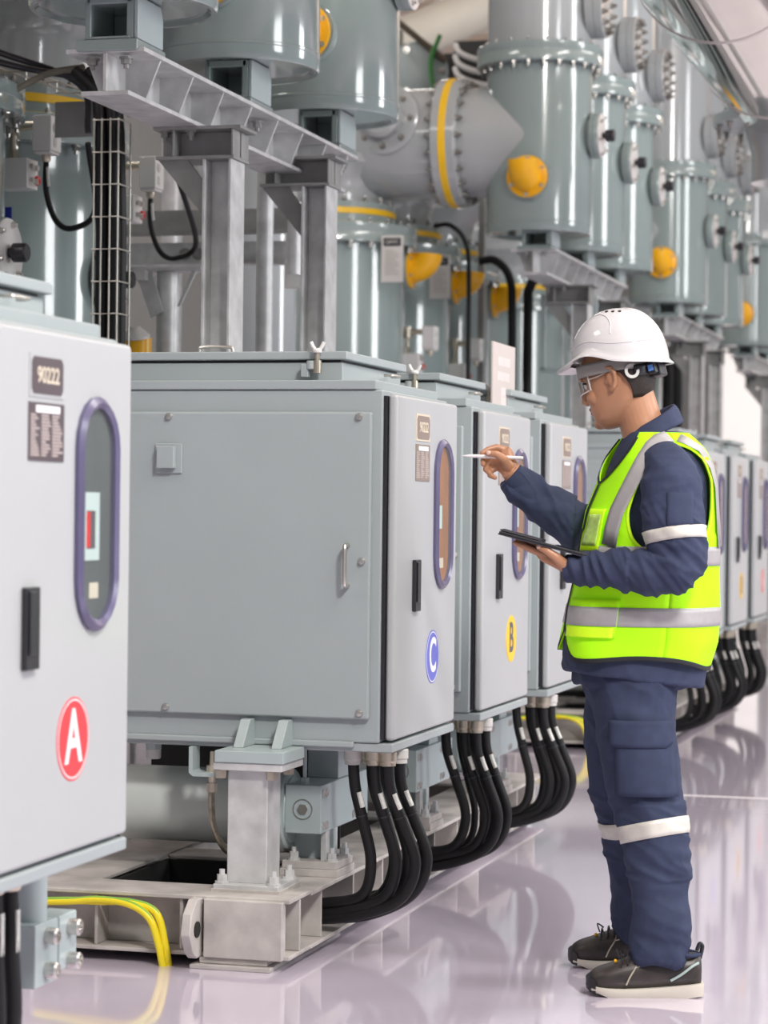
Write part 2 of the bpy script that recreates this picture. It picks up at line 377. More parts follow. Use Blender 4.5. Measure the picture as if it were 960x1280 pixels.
def drive(dy, label):
    t = thing('drive_cylinder', label, 'cylinder', (0, dy, 0), 'drive cylinders under the cabinets')
    MB().cyl((-2.66, 6.89, .378), (-2.16, 6.89, .378), .110, n=48).build('barrel', BARREL, t)
    MB().lathe([(.10, -.03), (.118, -.024), (.118, .008), (.112, .014), (.098, .015), (.096, .019), (.09, .019)], (-2.155, 6.89, .378), (1, 0, 0), 48).build('end_flange', BLUEGREY, t)
    MB().box(-2.137, -2.028, 6.80, 7.30, .318, .458).build('end_block', BLUEGREY, t, bevel=.003)
    MB().lathe([(.030, 0), (.030, .002), (.027, .002), (.027, .0)], (-2.083, 6.80, .388), (0, -1, 0), 28, caps=False).lathe([(.016, 0), (.016, .004)], (-2.083, 6.80, .388), (0, -1, 0), 6).build('drain_plug', STEEL, t)
    for y in (6.825, 6.86, 7.14, 7.175):
        for z in (.338, .432): MB().lathe([(.013, 0), (.013, .002), (.009, .002), (.009, .001)], (-2.028, y, z), (1, 0, 0), 14).build('socket_screw', CHROME, t)
    MB().box(-2.13, -2.035, 7.0, 7.12, .458, .574).build('hanger', BLUEGREY, t, bevel=.003)
    MB().cyl((-2.09, 6.84, .452), (-2.09, 6.84, .574), .006, n=8).lathe([(.014, .452), (.014, .475)], (-2.09, 6.84, 0), (0, 0, 1), 6).build('vent_pipe', BLUEGREY, t)
    return t
for dy, lb in ((0, 'grey horizontal cylinder with hexagon plug block under the blue C cabinet'), (1.1, 'grey cylinder block with socket screws under the yellow B cabinet'), (2.2, 'grey cylinder block under the third cabinet of the front bay'), (6.4, 'grey cylinder under the first far bay cabinet'), (7.5, 'grey cylinder under the second far bay cabinet'), (8.6, 'grey cylinder under the last far bay cabinet')):
    dr = drive(0, lb) if dy == 0 else dup(dr0, (0, dy, 0), lb)
    if dy == 0: dr0 = dr
def pedestal(label):
    t = thing('pedestal', label, 'pedestal', (0, 0, 0), 'pedestals on the skid frames')
    MB().box(-2.16, -1.985, 6.83, 7.01, .190, .212).build('lower_plate', DUSTY, t, bevel=.002)
    MB().box(-2.155, -1.99, 6.835, 7.005, .212, .234).build('upper_plate', DUSTY, t, bevel=.002)
    MB().box(-2.14, -2.02, 6.905, 6.925, .234, .318).build('web', BLUEGREY, t)
    MB().box(-2.045, -2.03, 6.86, 6.98, .234, .318).build('web', GALV, t)
    for x in (-2.125, -2.01):
        for y in (6.855, 6.985): MB().bolt((x, y, .234), (0, 0, 1), .014, .024).build('bolt', GALV, t)
    return t
pe0 = pedestal('bolted plate pedestal on the skid frame under the blue C cabinet')
for dy, lb in ((1.1, 'bolted plate pedestal on the skid frame under the yellow B cabinet'), (2.2, 'bolted plate pedestal under the third cabinet of the front bay'), (6.4, 'bolted pedestal under the first far bay cabinet'), (7.5, 'bolted pedestal under the second far bay cabinet'), (8.6, 'bolted pedestal under the last far bay cabinet')):
    dup(pe0, (0, dy, 0), lb)
# small bits under the blue C cabinet
t = thing('hose_bracket', 'grey L-shaped bracket with braided metal hose below the blue C cabinet', 'hose bracket', (0, 0, 0))
MB().prism([(-2.372, .574), (-2.372, .50), (-2.36, .49), (-2.27, .49), (-2.27, .502), (-2.355, .502), (-2.36, .507), (-2.36, .574)], 'y', 6.63, 6.69).build('bracket', BLUEGREY, t)
MB().tube(bez([(-2.312, 6.66, .47), (-2.312, 6.66, .40), (-2.305, 6.665, .34), (-2.275, 6.69, .275), (-2.23, 6.73, .262), (-2.20, 6.78, .27)], 8), .010, 10).build('hose', mat('hose_metal', (.40, .36, .29), .35, .8, var=.25, scale=60), t)
MB().lathe([(.016, -.045), (.016, -.02), (.010, -.02), (.010, 0), (.017, .012), (.017, .03), (.008, .03), (.006, .07)], (-2.312, 6.66, .49), (0, 0, 1), 8).build('fitting', BRASS, t)
db = MB().lathe([(.02, -.05), (.022, -.045), (.022, -.022)], (-.74, .065, .574), (0, 0, 1), 16).build('drain_bolt', GREYP, cC)
MB().lathe([(.024, -.022), (.024, 0)], (-.74, .065, .574), (0, 0, 1), 6).build('bolt_collar', BLUEGREY, db)
# near cabinet: hanging leg and clamp block
t = thing('hanger_leg', 'grey blue hanging tube with bolted clamp block under the red A cabinet', 'hanger', (0, 0, 0))
MB().cyl((-2.02, 4.70, .40), (-2.02, 4.70, .576), .032, n=24).build('tube', BLUEGREY, t)
MB().box(-2.07, -1.985, 4.64, 4.76, .275, .405).build('clamp_block', BLUEGREY, t, bevel=.004)
MB().box(-2.05, -1.985, 4.765, 4.86, .29, .405).build('clamp_block', BLUEGREY, t, bevel=.004)
for y in (4.70, 4.82):
    for z in (.305, .375): MB().lathe([(.018, 0), (.018, .022), (.014, .026), (.009, .026), (.009, .02)], (-1.985, y, z), (1, 0, 0), 16).build('cap_screw', CHROME, t)

# ------------------------------------------------------------------ black power cables
ORD = ['first', 'second', 'third', 'fourth', 'fifth', 'sixth', 'seventh']
def cable_set(Y0, where, seed, n=7):
    rnd = random.Random(seed)
    spots = [(-.135, .06), (-.105, .13), (-.072, .055), (-.030, .05), (-.06, .15), (-.02, .14), (-.09, .23)][:n]
    spots.sort(key=lambda p: p[0] + p[1] * .2)
    for i, (x, y) in enumerate(spots):
        r = .0165 if i != 1 else .012
        t = thing('power_cable', 'black power cable with white marker, %s from the left under %s' % (ORD[i], where), 'cable', (-1.78 + x, Y0 + y, .574), 'black power cables under ' + where)
        MB().lathe([(.024, -.002), (.026, -.004), (.026, -.028), (.023, -.032), (.023, -.042), (.017, -.044)], (0, 0, 0), (0, 0, 1), 14).build('gland', BRASS if i % 3 else GREYP, t)
        jx = rnd.uniform(-.01, .01); out = .055 + .02 * (i / n) + jx; zlow = .085 + .02 * (n - i) / n + rnd.uniform(-.008, .012)
        pts = [(0, 0, -.03), (.006, .005, -.11), (out * .5, .02, -.2), (out, .03, -.32), (out * .45, .03, -.42), (-.09 + jx, .04, zlow - .574 + .01), (-.22, .05, zlow - .574 - .012), (-.36, .06 + jx, zlow - .574 - .005)]
        c = bez(pts, 8); MB().tube(c, r, 12).build('sheath', BLACK, t)
        k = 9; sl = [c[k] + Vector((.0, 0, 0)), c[k + 1], c[k + 2], c[k + 3], c[k + 4]]
        q = Vector((.012, -.010, 0)) * (r / .0165)
        MB().tube([p + q for p in sl], .0075, 8).build('marker_sleeve', SLEEVE, t)
        MB().lathe([(r * 1.12, 0), (r * 1.12, .004)], c[k + 6], (c[k + 7] - c[k + 6]), 12).build('cable_tie', BLACKP, t)
cable_set(6.675, 'the blue C cabinet', 1); cable_set(7.775, 'the yellow B cabinet', 2); cable_set(8.87, 'the third front bay cabinet', 3)
cable_set(13.07, 'the first far bay cabinet', 4, 6); cable_set(14.17, 'the second far bay cabinet', 5, 6); cable_set(15.27, 'the last far bay cabinet', 6, 6)
for i, (x, y) in enumerate(((-.17, .27), (-.16, .32), (-.13, .37), (-.12, .42))):
    t = thing('power_cable', 'blurred black cable hanging straight under the red A cabinet, %s from the left edge' % ORD[i], 'cable', (-1.78 + x, 3.895 + y, .574), 'cables under the red A cabinet')
    MB().lathe([(.024, -.002), (.027, -.004), (.027, -.03), (.019, -.044)], (0, 0, 0), (0, 0, 1), 14).build('gland', BRASS, t)
    MB().tube(bez([(0, 0, -.03), (.004, 0, -.15), (.01, 0, -.3), (-.02, .01, -.44), (-.12, .03, -.50), (-.30, .05, -.52)], 6), .0165, 12).build('sheath', BLACK, t)
    MB().box(.012, .02, -.008, .006, -.16, -.08).build('marker_sleeve', SLEEVE, t)

# ------------------------------------------------------------------ yellow-green earth cables
EARTH = mat('earth_sheath', (.86, .70, .02), .4, var=.04); GREEN = mat('earth_green', (.25, .50, .06), .4, var=.05)
for j, dy in enumerate((0, 6.4)):
    for i in range(2):
        o = i * .014
        pts = [(-2.72, 6.36 + o, .155), (-2.62, 6.355 + o, .162), (-2.53, 6.35 + o, .172 - o * .5), (-2.44, 6.345 + o, .165 + o * .2), (-2.38 + o, 6.345 + o, .13 + o), (-2.352 + o, 6.345 + o, .06), (-2.34 + o * .8, 6.35 + o, -.002)]
        t = MB().tube(bez(pts, 8), .0105, 12).build('earth_cable', EARTH)
        t.location = (0, dy, 0)
        MB().tube([p + Vector((.002, -.0035, .0072 if k < 36 else .004)) for k, p in enumerate(bez(pts, 8))], .0042, 6).build('green_stripe', GREEN, t)
        tag(t, ('%s yellow green earth cable bending from the skid frame beside the red A cabinet' if j == 0 else '%s yellow earth cable bending to the floor beyond the front bay') % ('outer' if i == 0 else 'inner'), 'cable', 'yellow green earth cables')

# ------------------------------------------------------------------ upper tanks with saddle feet
TX = -2.82; PH = {1: (7.2, 8.3, 9.4), 2: (13.6, 14.7, 15.8), 3: (18.4, 19.5, 20.6), 4: (23.2, 24.3)}
def disc_port(parent, y, z, R, L, r0, name='side_port', bolts=6, knob=True, dark=False):
    p = MB().lathe([(R * .80, 0), (R * .80, .015), (R, .018), (R, L * .6)], (r0, y, z), (1, 0, 0), 36).lathe([(R, L * .62), (R, L), (R * .98, L + .004)], (r0, y, z), (1, 0, 0), 36)
    p = p.build(name, TANK if not dark else DUCT, parent)
    if knob:
        MB().lathe([(R * .97, 0), (R * .97, .006)], (r0 + L + .003, y, z), (1, 0, 0), 36).build('white_face', PORTW, p)
        MB().lathe([(.018, 0), (.018, .02), (.034, .02), (.034, .065), (.029, .07)], (r0 + L + .008, y, z), (1, 0, 0), 20).build('black_knob', BLACKP, p)
    bolt_objs(p, (r0 + L + .003, y, z), (1, 0, 0), R * .82, bolts, .012 if knob else .015, .016 if knob else .024, CHROME if knob else BOLTD, .3)
    return p
def hood(parent, org, d, R, L=.10):
    # yellow relief hood: bolted disc and a stub cut open on top
    o = Vector(org); d = Vector(d).normalized(); upv = Vector((0, 0, 1)); s = upv.cross(d).normalized(); n = 28
    MB().lathe([(R * 1.1, -.05), (R * 1.1, 0)], o, d, 32).build('hood_socket', TANK, parent)
    c = MB().lathe([(R, 0), (R, .014), (R * .97, .016)], o, d, 36)
    r1 = R * .72; q = r1 * 1.04; piv = o + d * .016 + upv * q; rings = []
    for k in range(9):
        ph = math.radians(86) * k / 8; cc = piv - upv * q * math.cos(ph) + d * q * math.sin(ph); nrm = d * math.cos(ph) + upv * math.sin(ph); e = s.cross(nrm) * -1
        rings.append([cc + (s * math.cos(2 * PI * i / n) + e * math.sin(2 * PI * i / n)) * r1 for i in range(n)])
    rings.append([p + (piv + d * q - p) * .05 for p in rings[-1]])
    c.loft(rings, caps=False)
    c = c.build('relief_hood', YEL, parent)
    MB().loft([[p - upv * .004 for p in rings[-1]], [p - upv * .010 for p in rings[-1]]]).build('hood_opening', DARK, c)
    bolt_objs(c, o + d * .014, d, R * .86, 6, .009, .010, CHROME, .5)
    return c
def make_tank(label, Y):
    t = thing('busbar_tank', label, 'tank', (TX, Y, 2.80), 'upper busbar tanks')
    MB().lathe([(.02, .012), (.262, .012), (.275, 0), (.29, 0), (.295, .008), (.295, .05), (.298, .053), (.298, .060), (.295, .063), (.295, .93)], (0, 0, 0), (0, 0, 1), 72).build('shell', TANK, t)
    f = MB().lathe([(.295, .925), (.35, .93), (.355, .935), (.355, .985), (.352, .99), (.352, .993), (.355, .998), (.355, 1.035), (.35, 1.04), (.30, 1.045)], (0, 0, 0), (0, 0, 1), 64).build('flange', TANK, t)
    bolt_objs(f, (0, 0, .93), (0, 0, -1), .327, 24, .013, .022, BOLTD); bolt_objs(f, (0, 0, 1.04), (0, 0, 1), .327, 20, .011, .012, BOLTD)
    MB().lathe([(.295, 1.04), (.295, 2.35)], (0, 0, 0), (0, 0, 1), 64).build('neck', DUCT, t)
    disc_port(t, 0, .55, .128, .065, .285)
    disc_port(t, 0, 1.26, .168, .11, .26, 'neck_port', 14, False, True)
    hood(t, (.0, -.315, .29), (-.05, -1, 0), .115)
    s = MB().box(-.08, .12, -.19, .06, -.158, -.122).box(-.055, .095, -.185, .055, -.122, -.112)
    s.box(.080, .105, -.18, .04, -.122, .012).box(-.055, -.035, -.18, .04, -.122, .012).box(-.035, .080, .01, .04, -.122, .012).box(-.05, .10, -.18, .04, -.014, .0115)
    s = s.build('saddle', TANK, t, bevel=.006)
    MB().prism([(-.18, -.121), (.04, -.121), (.04, -.03), (.02, .01), (-.18, .01)], 'x', .105, .119).build('saddle_cheek', BLUEGREY, s, bevel=.004)
    bolt_objs(s, None or (0, 0, 0), (0, 0, -1), 0, 0, .016, .022, GALVD, pts=[(x, y, -.172) for x in (-.04, .07) for y in (-.15, .03)])
    return t
TL = {1: ['big grey green tank on the front girder, topmost and closest to the left edge', 'second big tank on the front girder, with a yellow hood edge peeking out', 'third big tank on the front girder, before the horizontal duct'],
      2: ['upright tank joined by the horizontal duct, round yellow hood facing us', 'second upright tank of the middle girder, white port with black knob', 'third upright tank of the middle girder, before the far girder'],
      3: ['first upright tank of the far girder, yellow hood beside the tank before', 'second upright tank of the far girder with white port', 'third upright tank of the far girder with white port'],
      4: ['very far upright tank with small yellow hood beside the steel post', 'farthest upright tank hidden beside the steel post']}
T0 = None
for k in PH:
    for i, y in enumerate(PH[k]):
        if T0 is None: T0 = make_tank(TL[1][0], y)
        else:
            c = dup(T0, (TX, y, 2.80), TL[k][i], skip=('bolt',) if k == 4 else ())
            if k > 1:
                for ch in c.children:
                    if ch.name.startswith('saddle'): ch.scale.z = .65; ch.location.z = .004

# ------------------------------------------------------------------ girders and steel posts carrying the tanks
def girder(y0, label):
    t = thing('support_girder', label, 'girder', (0, 0, 0), 'girders under the upper tanks')
    m = MB().box(-2.936, -2.68, y0, y0 + 2.38, 2.638, 2.652).box(-2.886, -2.73, y0, y0 + 2.38, 2.508, 2.522).box(-2.814, -2.802, y0, y0 + 2.38, 2.522, 2.638)
    m.build('rail', GALV, t, bevel=.002)
    for i in range(8):
        y = y0 + .16 + i * .30
        MB().prism([(-2.802, 2.522), (-2.735, 2.522), (-2.688, 2.638), (-2.802, 2.638)], 'y', y, y + .010).build('stiffener', GALV, t); MB().prism([(-2.814, 2.522), (-2.881, 2.522), (-2.928, 2.638), (-2.814, 2.638)], 'y', y, y + .010).build('stiffener', GALV, t)
    return t
GY = {1: 7.02, 2: 13.42, 3: 18.22, 4: 23.02}
g0 = girder(GY[1], 'galvanised I-shaped girder under the three front tanks')
for k, lb in ((2, 'galvanised girder under the three middle tanks'), (3, 'galvanised girder under the far tanks'), (4, 'girder under the farthest tanks')): dup(g0, (0, GY[k] - GY[1], .055), lb)
def steel_post(y, label):
    t = thing('steel_post', label, 'post', (-2.615, y, 0), 'galvanised posts under the girders')
    MB().box(-.010, 0, 0, .14, .215, 2.40).box(-.10, -.090, 0, .14, .215, 2.40).box(-.09, -.010, .064, .076, .215, 2.40).build('web_and_flanges', GALV, t, bevel=.002)
    MB().box(-.19, .03, -.05, .2, .197, .216).build('foot_plate', GALV, t)
    b = MB().box(-.27, .035, -.01, .16, 2.497, 2.508).box(-.262, .010, -.005, .155, 2.40, 2.411).box(-.262, .008, .065, .077, 2.411, 2.497).box(-.205, -.198, -.005, .155, 2.411, 2.497).box(-.0, .008, -.005, .155, 2.411, 2.497)
    b = b.build('cross_head', GALVD, t, bevel=.002)
    bolt_objs(b, (0, 0, 0), (0, 0, -1), 0, 0, .014, .02, GALVD, pts=[(x, .025, 2.497) for x in (-.24, -.15)])
    MB().prism([(-.262, 2.40), (-.16, 2.40), (-.0905, 2.31), (-.0905, 2.20)], 'y', .03, .042).build('knee_brace', GALVD, t)
    return t
s0 = steel_post(7.655, 'galvanised H-section post rising behind the blue C cabinet lid handle')
PL = {1: [None, 'galvanised H-section post behind the wing nut on the blue C cabinet'], 2: ['steel post under the middle girder, just behind the helmet front', 'second steel post under the middle girder behind the helmet'], 3: ['far steel post under the far girder', 'far steel post against the bright wall'], 4: ['steel post under the farthest girder', 'last steel post under the farthest girder']}
for k in PL:
    for i in (0, 1):
        if PL[k][i]:
            c = dup(s0, (-2.615, GY[k] + .635 + 1.1 * i, 0), PL[k][i]); c.scale.z = 1.022
            if k > 2: MB().box(-.19, .03, -.05, .2, 0, .197).build('plinth', DUSTY, c)

# ------------------------------------------------------------------ rear breaker tanks, ducts, gauges
BX = -4.04
def breaker(label, Y, plate=None, port=True, dz=.05):
    t = thing('breaker_tank', label, 'tank', (BX, Y, 0), 'rear breaker tanks')
    MB().lathe([(.43, .15), (.43, 2.70 + dz)], (0, 0, 0), (0, 0, 1), 64).build('shell', TANK, t)
    MB().lathe([(.47, 0), (.47, .05), (.43, .06), (.43, .15)], (0, 0, 0), (0, 0, 1), 48).build('foot_ring', DUCT, t)
    Z = (0, 0, dz)
    f = MB().lathe([(.43, 2.69), (.50, 2.695), (.50, 2.745), (.497, 2.75), (.50, 2.755), (.50, 2.80), (.49, 2.805), (.37, 2.81)], Z, (0, 0, 1), 64).build('flange', TANK, t)
    bolt_objs(f, (0, 0, 2.695 + dz), (0, 0, -1), .47, 24, .014, .022, BOLTD); bolt_objs(f, (0, 0, 2.805 + dz), (0, 0, 1), .465, 24, .012, .014, BOLTD)
    nf = MB().lathe([(.375, 2.81), (.375, 2.86)], Z, (0, 0, 1), 56).lathe([(.375, 2.895), (.375, 2.93), (.33, 2.935)], Z, (0, 0, 1), 56).build('neck_flange', TANK, t)
    MB().lathe([(.374, 2.86), (.378, 2.862), (.378, 2.893), (.374, 2.895)], Z, (0, 0, 1), 56, caps=False).build('yellow_band', YELB, t)
    bolt_objs(nf, (0, 0, 2.935 + dz), (0, 0, 1), .352, 18, .012, .02, BOLTD)
    MB().lathe([(.31, 2.93 + dz), (.31, 3.06), (.33, 3.12), (.40, 3.20), (.40, 3.25)], (0, 0, 0), (0, 0, 1), 56).build('neck', DUCT, t)
    if port:
        p = disc_port(t, 0, 2.14, .125, .06, .42)
        text('port_code', 'P312', .04, LETD, FX(.42 + .06 + .011, .0, 2.055), p)
    if plate is not None: hood(t, (.445, .14, 2.64), (1, 0, 0), .115)
    if plate:
        DP = 0
        MB().box(.405, .53, -.36, -.35, 2.515, 2.775).box(.43, .45, -.35, -.24, 2.755, 2.765).build('plate_board', GREYP, t)
        MB().prism([(0.422, 2.715), (0.513, 2.715), (0.517, 2.719), (0.517, 2.756), (0.513, 2.76), (0.422, 2.76), (0.418, 2.756), (0.418, 2.719)], 'y', -.363, -.36).build('code_plate', BLACKP, t)
        text('code', plate, .031, GREYP, FYm(.4675, -.3638, 2.738), t, 0.)
        m = MB()
        for i in range(9): m.box(.427, .427 + (.08 if i % 3 else .06), -.3615, -.36, 2.685 - i * .016, 2.688 - i * .016)
        m.build('plate_text', PLATE, t)
    return t
BL = {1: ['tall rear tank at the left edge with yellow band and round white port', 'tall rear tank behind the black cable ladder'], 2: ['tall rear tank with Q03C plate below the duct elbow', 'second tall rear tank with plate and yellow hood, behind the first', 'third tall rear tank with yellow hood, behind the black cables']}
b0 = breaker(BL[2][0], 13.6, 'Q03C', False)
dup(b0, (BX, 14.7, 0), BL[2][1])
dup(b0, (BX, 15.8, 0), BL[2][2], skip=('plate_board', 'code_plate', 'code', 'plate_text'))
NOPL = ('plate_board', 'code_plate', 'code', 'plate_text', 'relief_hood', 'hood_socket')
b1 = breaker(BL[1][0], 8.0, None, True, -.06); dup(b1, (BX, 9.03, 0), BL[1][1])
for y, lb in ((18.4, 'far rear tank behind the far girder'), (19.5, 'second far rear tank behind the far girder'), (20.6, 'third far rear tank behind the far girder'), (23.2, 'farthest rear tank right of the helmet'), (24.3, 'farthest rear tank beside the bright wall')): dup(b0, (BX, y, 0), lb, skip=NOPL + ('bolt',))

def duct(label, Y):
    t = thing('connecting_duct', label, 'duct', (0, Y, 3.33), 'horizontal ducts')
    MB().lathe([(.31, -4.75), (.31, -3.37)], (0, 0, 0), (1, 0, 0), 56).build('duct_tube', DUCT, t)
    MB().lathe([(.31, -3.23), (.31, -3.10), (.294, -3.05), (.294, -2.82)], (0, 0, 0), (1, 0, 0), 64).build('branch_tube', DUCT, t)
    f = MB().lathe([(.31, -3.375), (.356, -3.37), (.362, -3.365), (.362, -3.322)], (0, 0, 0), (1, 0, 0), 60, caps=False).lathe([(.362, -3.28), (.362, -3.235), (.356, -3.23), (.31, -3.225)], (0, 0, 0), (1, 0, 0), 60, caps=False).build('ring_flange', DUCT, t)
    MB().lathe([(.360, -3.323), (.365, -3.321), (.365, -3.281), (.360, -3.279)], (0, 0, 0), (1, 0, 0), 60, caps=False).build('yellow_band', YELB, f)
    bolt_objs(f, (-3.37, 0, 0), (-1, 0, 0), .338, 22, .014, .022, BOLTD); bolt_objs(f, (-3.23, 0, 0), (1, 0, 0), .338, 22, .014, .026, BOLTD)
    p = MB().lathe([(.20, -.05), (.20, .03), (.185, .04), (.12, .045), (.12, .11), (.10, .125)], (-3.64, -.26, .10), (-.12, -1, .1), 36).build('side_port', DUCT, t)
    bolt_objs(p, (-3.643, -.302, .104), (-.12, -1, .1), .155, 8, .014, .02, BOLTD)
    return t
d0 = duct('glossy grey horizontal duct with yellow ringed flange joining two tanks', 13.6)
dup(d0, (0, 7.95, 3.33), 'horizontal duct mostly cut off at the upper left corner')
dup(d0, (0, 18.4, 3.33), 'far horizontal duct behind the far tanks')

def gauge(label, X, Y, Z):
    t = thing('density_gauge', label, 'gauge', (X, Y, Z), 'gas density gauges')
    MB().box(0, .075, -.055, .045, -.04, .09).box(.004, .071, -.05, .04, -.05, -.04).build('housing', WHITEP, t, bevel=.008)
    MB().lathe([(.018, 0), (.018, .003)], (.0755, -.02, .045), (1, 0, 0), 16).box(.075, .077, -.03, -.005, -.025, .01).build('gauge_label', GREYP, t)
    MB().cyl((-.09, 0, .06), (0, 0, .06), .017, n=14).lathe([(.024, -.03), (.024, .035)], (-.10, 0, .055), (0, 0, 1), 14).cyl((-.10, 0, -.06), (-.10, 0, .03), .013, n=12).lathe([(.02, -.065), (.02, -.03)], (-.10, 0, 0), (0, 0, 1), 6).build('pipe_fitting', BRASS, t)
    k = MB().box(-.145, -.02, -.05, .05, -.175, -.065).build('valve_block', WHITEP, t, bevel=.004)
    for y in (-.022, .022):
        for z in (-.145, -.095): MB().cyl((-.02, y, z), (-.006, y, z), .011, n=10).build('block_screw', CHROME, k)
    MB().lathe([(.0, 0), (.016, .002), (.02, .015), (.012, .028)], (-.03, .03, -.14), (1, .5, 0), 12).build('red_valve_cap', RED, k)
    MB().cyl((-.28, .02, -.12), (-.14, .02, -.12), .02, n=10).build('branch_pipe', GALVD, t)
    MB().lathe([(.018, 0), (.018, -.02), (.013, -.03)], (.035, -.005, -.048), (0, 0, 1), 12).build('cable_gland', BRASS, t)
    return t
q0 = gauge('white gas gauge on the left edge tank with black looping cable', -3.645, 8.46, 2.60)
dup(q0, (-3.645, 9.55, 2.60), 'white gas gauge behind the girder end, right of the cable ladder')
dup(q0, (-3.52, 13.78, 2.215), 'white gas gauge below the Q03C plate')
dup(q0, (-3.52, 14.95, 2.225), 'white gas gauge beside the thick black cables, behind the B cabinet')
for i, (x, y, z, lb) in enumerate(((-3.645, 8.46, 2.60, 'thin black cable looping from the gauge at the left edge tank'), (-3.645, 9.55, 2.60, 'thin black cable looping from the gauge behind the girder end'))):
    e = (.30, -.25, .12) if i == 0 else (.33, -.5, .10)
    o = MB().tube(bez([(x + .035, y - .005, z - .07), (x + .04, y - .01, z - .19), (x + .09, y - .03, z - .30), (x + .17, y - .06, z - .33), (x + .27, y - .1, z - .27), (x + e[0], y + e[1], z - .05)], 8), .011, 10).build('gauge_cable', BLACK)
    tag(o, lb, 'cable', 'gauge cables')
    s = MB().tube([(x + .052, y - .03, z - .10), (x + .055, y - .031, z - .14), (x + .060, y - .034, z - .17)], .006, 8).build('white_marker', SLEEVE, o)
tag(MB().box(-3.79, -3.73, 8.42, 8.425, 2.31, 2.355).build('blue_label', BLUE), 'small blue label under the valve block at the left edge', 'label')

# ------------------------------------------------------------------ vertical cable ladder with black cables
t = thing('cable_ladder', 'tall vertical wire basket clipped around black cables at upper left', 'cable tray', (-3.14, 8.04, 0))
m = MB()
LX, LY = .15, .12
for dx in (-.09, -.062, -.03, .0):
    m.tube([(dx, -.055, 1.2), (dx, -.055, 2.60)], .0035, 6)
for dx in (-.09, 0.004): m.tube([(dx, .05, 1.2), (dx, .05, 2.60)], .0035, 6)
for i in range(13):
    z = 1.25 + i * .112
    m.tube([(-.093, .05, z), (-.093, -.058, z), (.004, -.058, z), (.007, .05, z)], .0032, 6)
m.build('wire_basket', WIRE, t)
for i, (dx, dy, r) in enumerate(((-.066, -.027, .024), (-.020, -.030, .020), (-.018, .018, .022), (-.066, .025, .022))):
    o = MB().tube([(-3.14 + dx, 8.04 + dy, 0), (-3.14 + dx, 8.04 + dy, 2.2), (-3.15 + dx, 8.04 + dy, 2.55), (-3.17 + dx, 8.06 + dy, 2.70), (-3.27 + dx, 8.1 + dy, 2.78)], r, 14).build('ladder_cable', BLACK)
    tag(o, 'thick black cable standing inside the vertical wire basket', 'cable', 'black cables in the wire basket')
# cables behind the tablet sign, right of the Q03C tank
for i, (x, y, zt, r, lb) in enumerate(((-3.30, 13.95, 2.80, .014, 'black cable dropping from the duct past the Q03C plate'), (-3.27, 15.0, 2.70, .026, 'thick black cable running down right of the second yellow hood'), (-3.18, 15.05, 2.72, .032, 'thickest black cable running down behind the white sign'))):
    pts = [(x - .20, y - .05, zt + .10), (x - .10, y - .05, zt + .10), (x - .02, y, zt + .0), (x, y, zt - .25), (x, y, 1.6), (x, y, 0)]
    if i == 2: pts = [(x + .32, y, zt + .05), (x + .12, y, zt + .06), (x + .01, y, zt - .08)] + pts[3:]
    tag(MB().tube(bez(pts, 8), r, 12).build('drop_cable', BLACK), lb, 'cable')
for x, y, lb in ((-3.2, 19.9, 'far black cable dropping behind the worker collar'), (-3.2, 20.9, 'far black cable dropping beside the far steel posts'), (-3.25, 21.8, 'farthest black cable dropping before the bright wall')):
    tag(MB().tube(bez([(x - .1, y + .1, 2.7), (x, y, 2.5), (x, y, 1.6), (x + .02, y, 0)], 6), .045, 10).build('drop_cable', BLACK), lb, 'cable')
t = thing('relay_frame', 'grey rectangular frame with small white box hanging behind the helmet front', 'frame', (-3.05, 14.9, 0))
MB().box(-.02, .01, 0, .04, 2.12, 2.58).box(.13, .16, 0, .04, 2.12, 2.58).box(-.02, .36, .0, .04, 2.10, 2.13).box(.30, .33, 0, .04, 2.12, 2.58).build('frame_bars', BLUEGREY, t)
MB().box(.165, .295, .0, .06, 2.24, 2.40).build('white_box', WHITEP, t, bevel=.004)

# rear steelwork seen between the posts
t = thing('rear_girder', 'dark grey double girder crossing behind the front posts', 'girder', (0, 10.0, 0))
MB().box(-4.4, -3.1, 0, .02, 2.43, 2.53).box(-4.4, -3.1, -.06, .0, 2.42, 2.435).build('upper_rail', GALVD, t)
MB().box(-4.4, -3.1, 0, .02, 2.29, 2.39).box(-4.4, -3.1, -.05, .0, 2.285, 2.295).build('lower_rail', GALV, t)
bolt_objs(t, (0, 0, 0), (0, -1, 0), 0, 0, .02, .015, GALVD, pts=[(-3.62, 0, 2.34), (-3.56, 0, 2.34)])
t = thing('pipe_post', 'round galvanised post with flat top bracket behind the front posts', 'post', (-3.42, 9.25, 0))
MB().cyl((0, 0, 0), (0, 0, 2.19), .045, n=24).build('post_tube', GALV, t)
MB().box(-.15, .16, -.06, .06, 2.19, 2.205).box(-.13, -.06, -.10, -.06, 2.15, 2.19).build('top_bracket', GALV, t)
MB().prism([(-.12, 2.19), (-.05, 2.19), (.0, 2.03), (-.05, 2.0)], 'y', -.055, -.045).build('bracket_arm', GALV, t)
MB().prism([(.05, 2.05), (.062, 2.05), (.13, 2.19), (.11, 2.19)], 'y', -.03, -.02).build('bracket_arm', GALV, t)
t = thing('vertical_conduit', 'pale vertical conduit right of the first front post', 'conduit', (0, 0, 0))
MB().cyl((-3.13, 9.6, 0), (-3.13, 9.6, 3.4), .035, n=16).build('pipe', GALV, t)
MB().cyl((-3.05, 9.75, 2.22), (-3.05, 9.75, 2.52), .03, n=16).build('sleeve_pipe', GALV, t)
t = thing('junction_box', 'small white junction box between the two front posts', 'box', (-3.02, 9.85, 2.20))
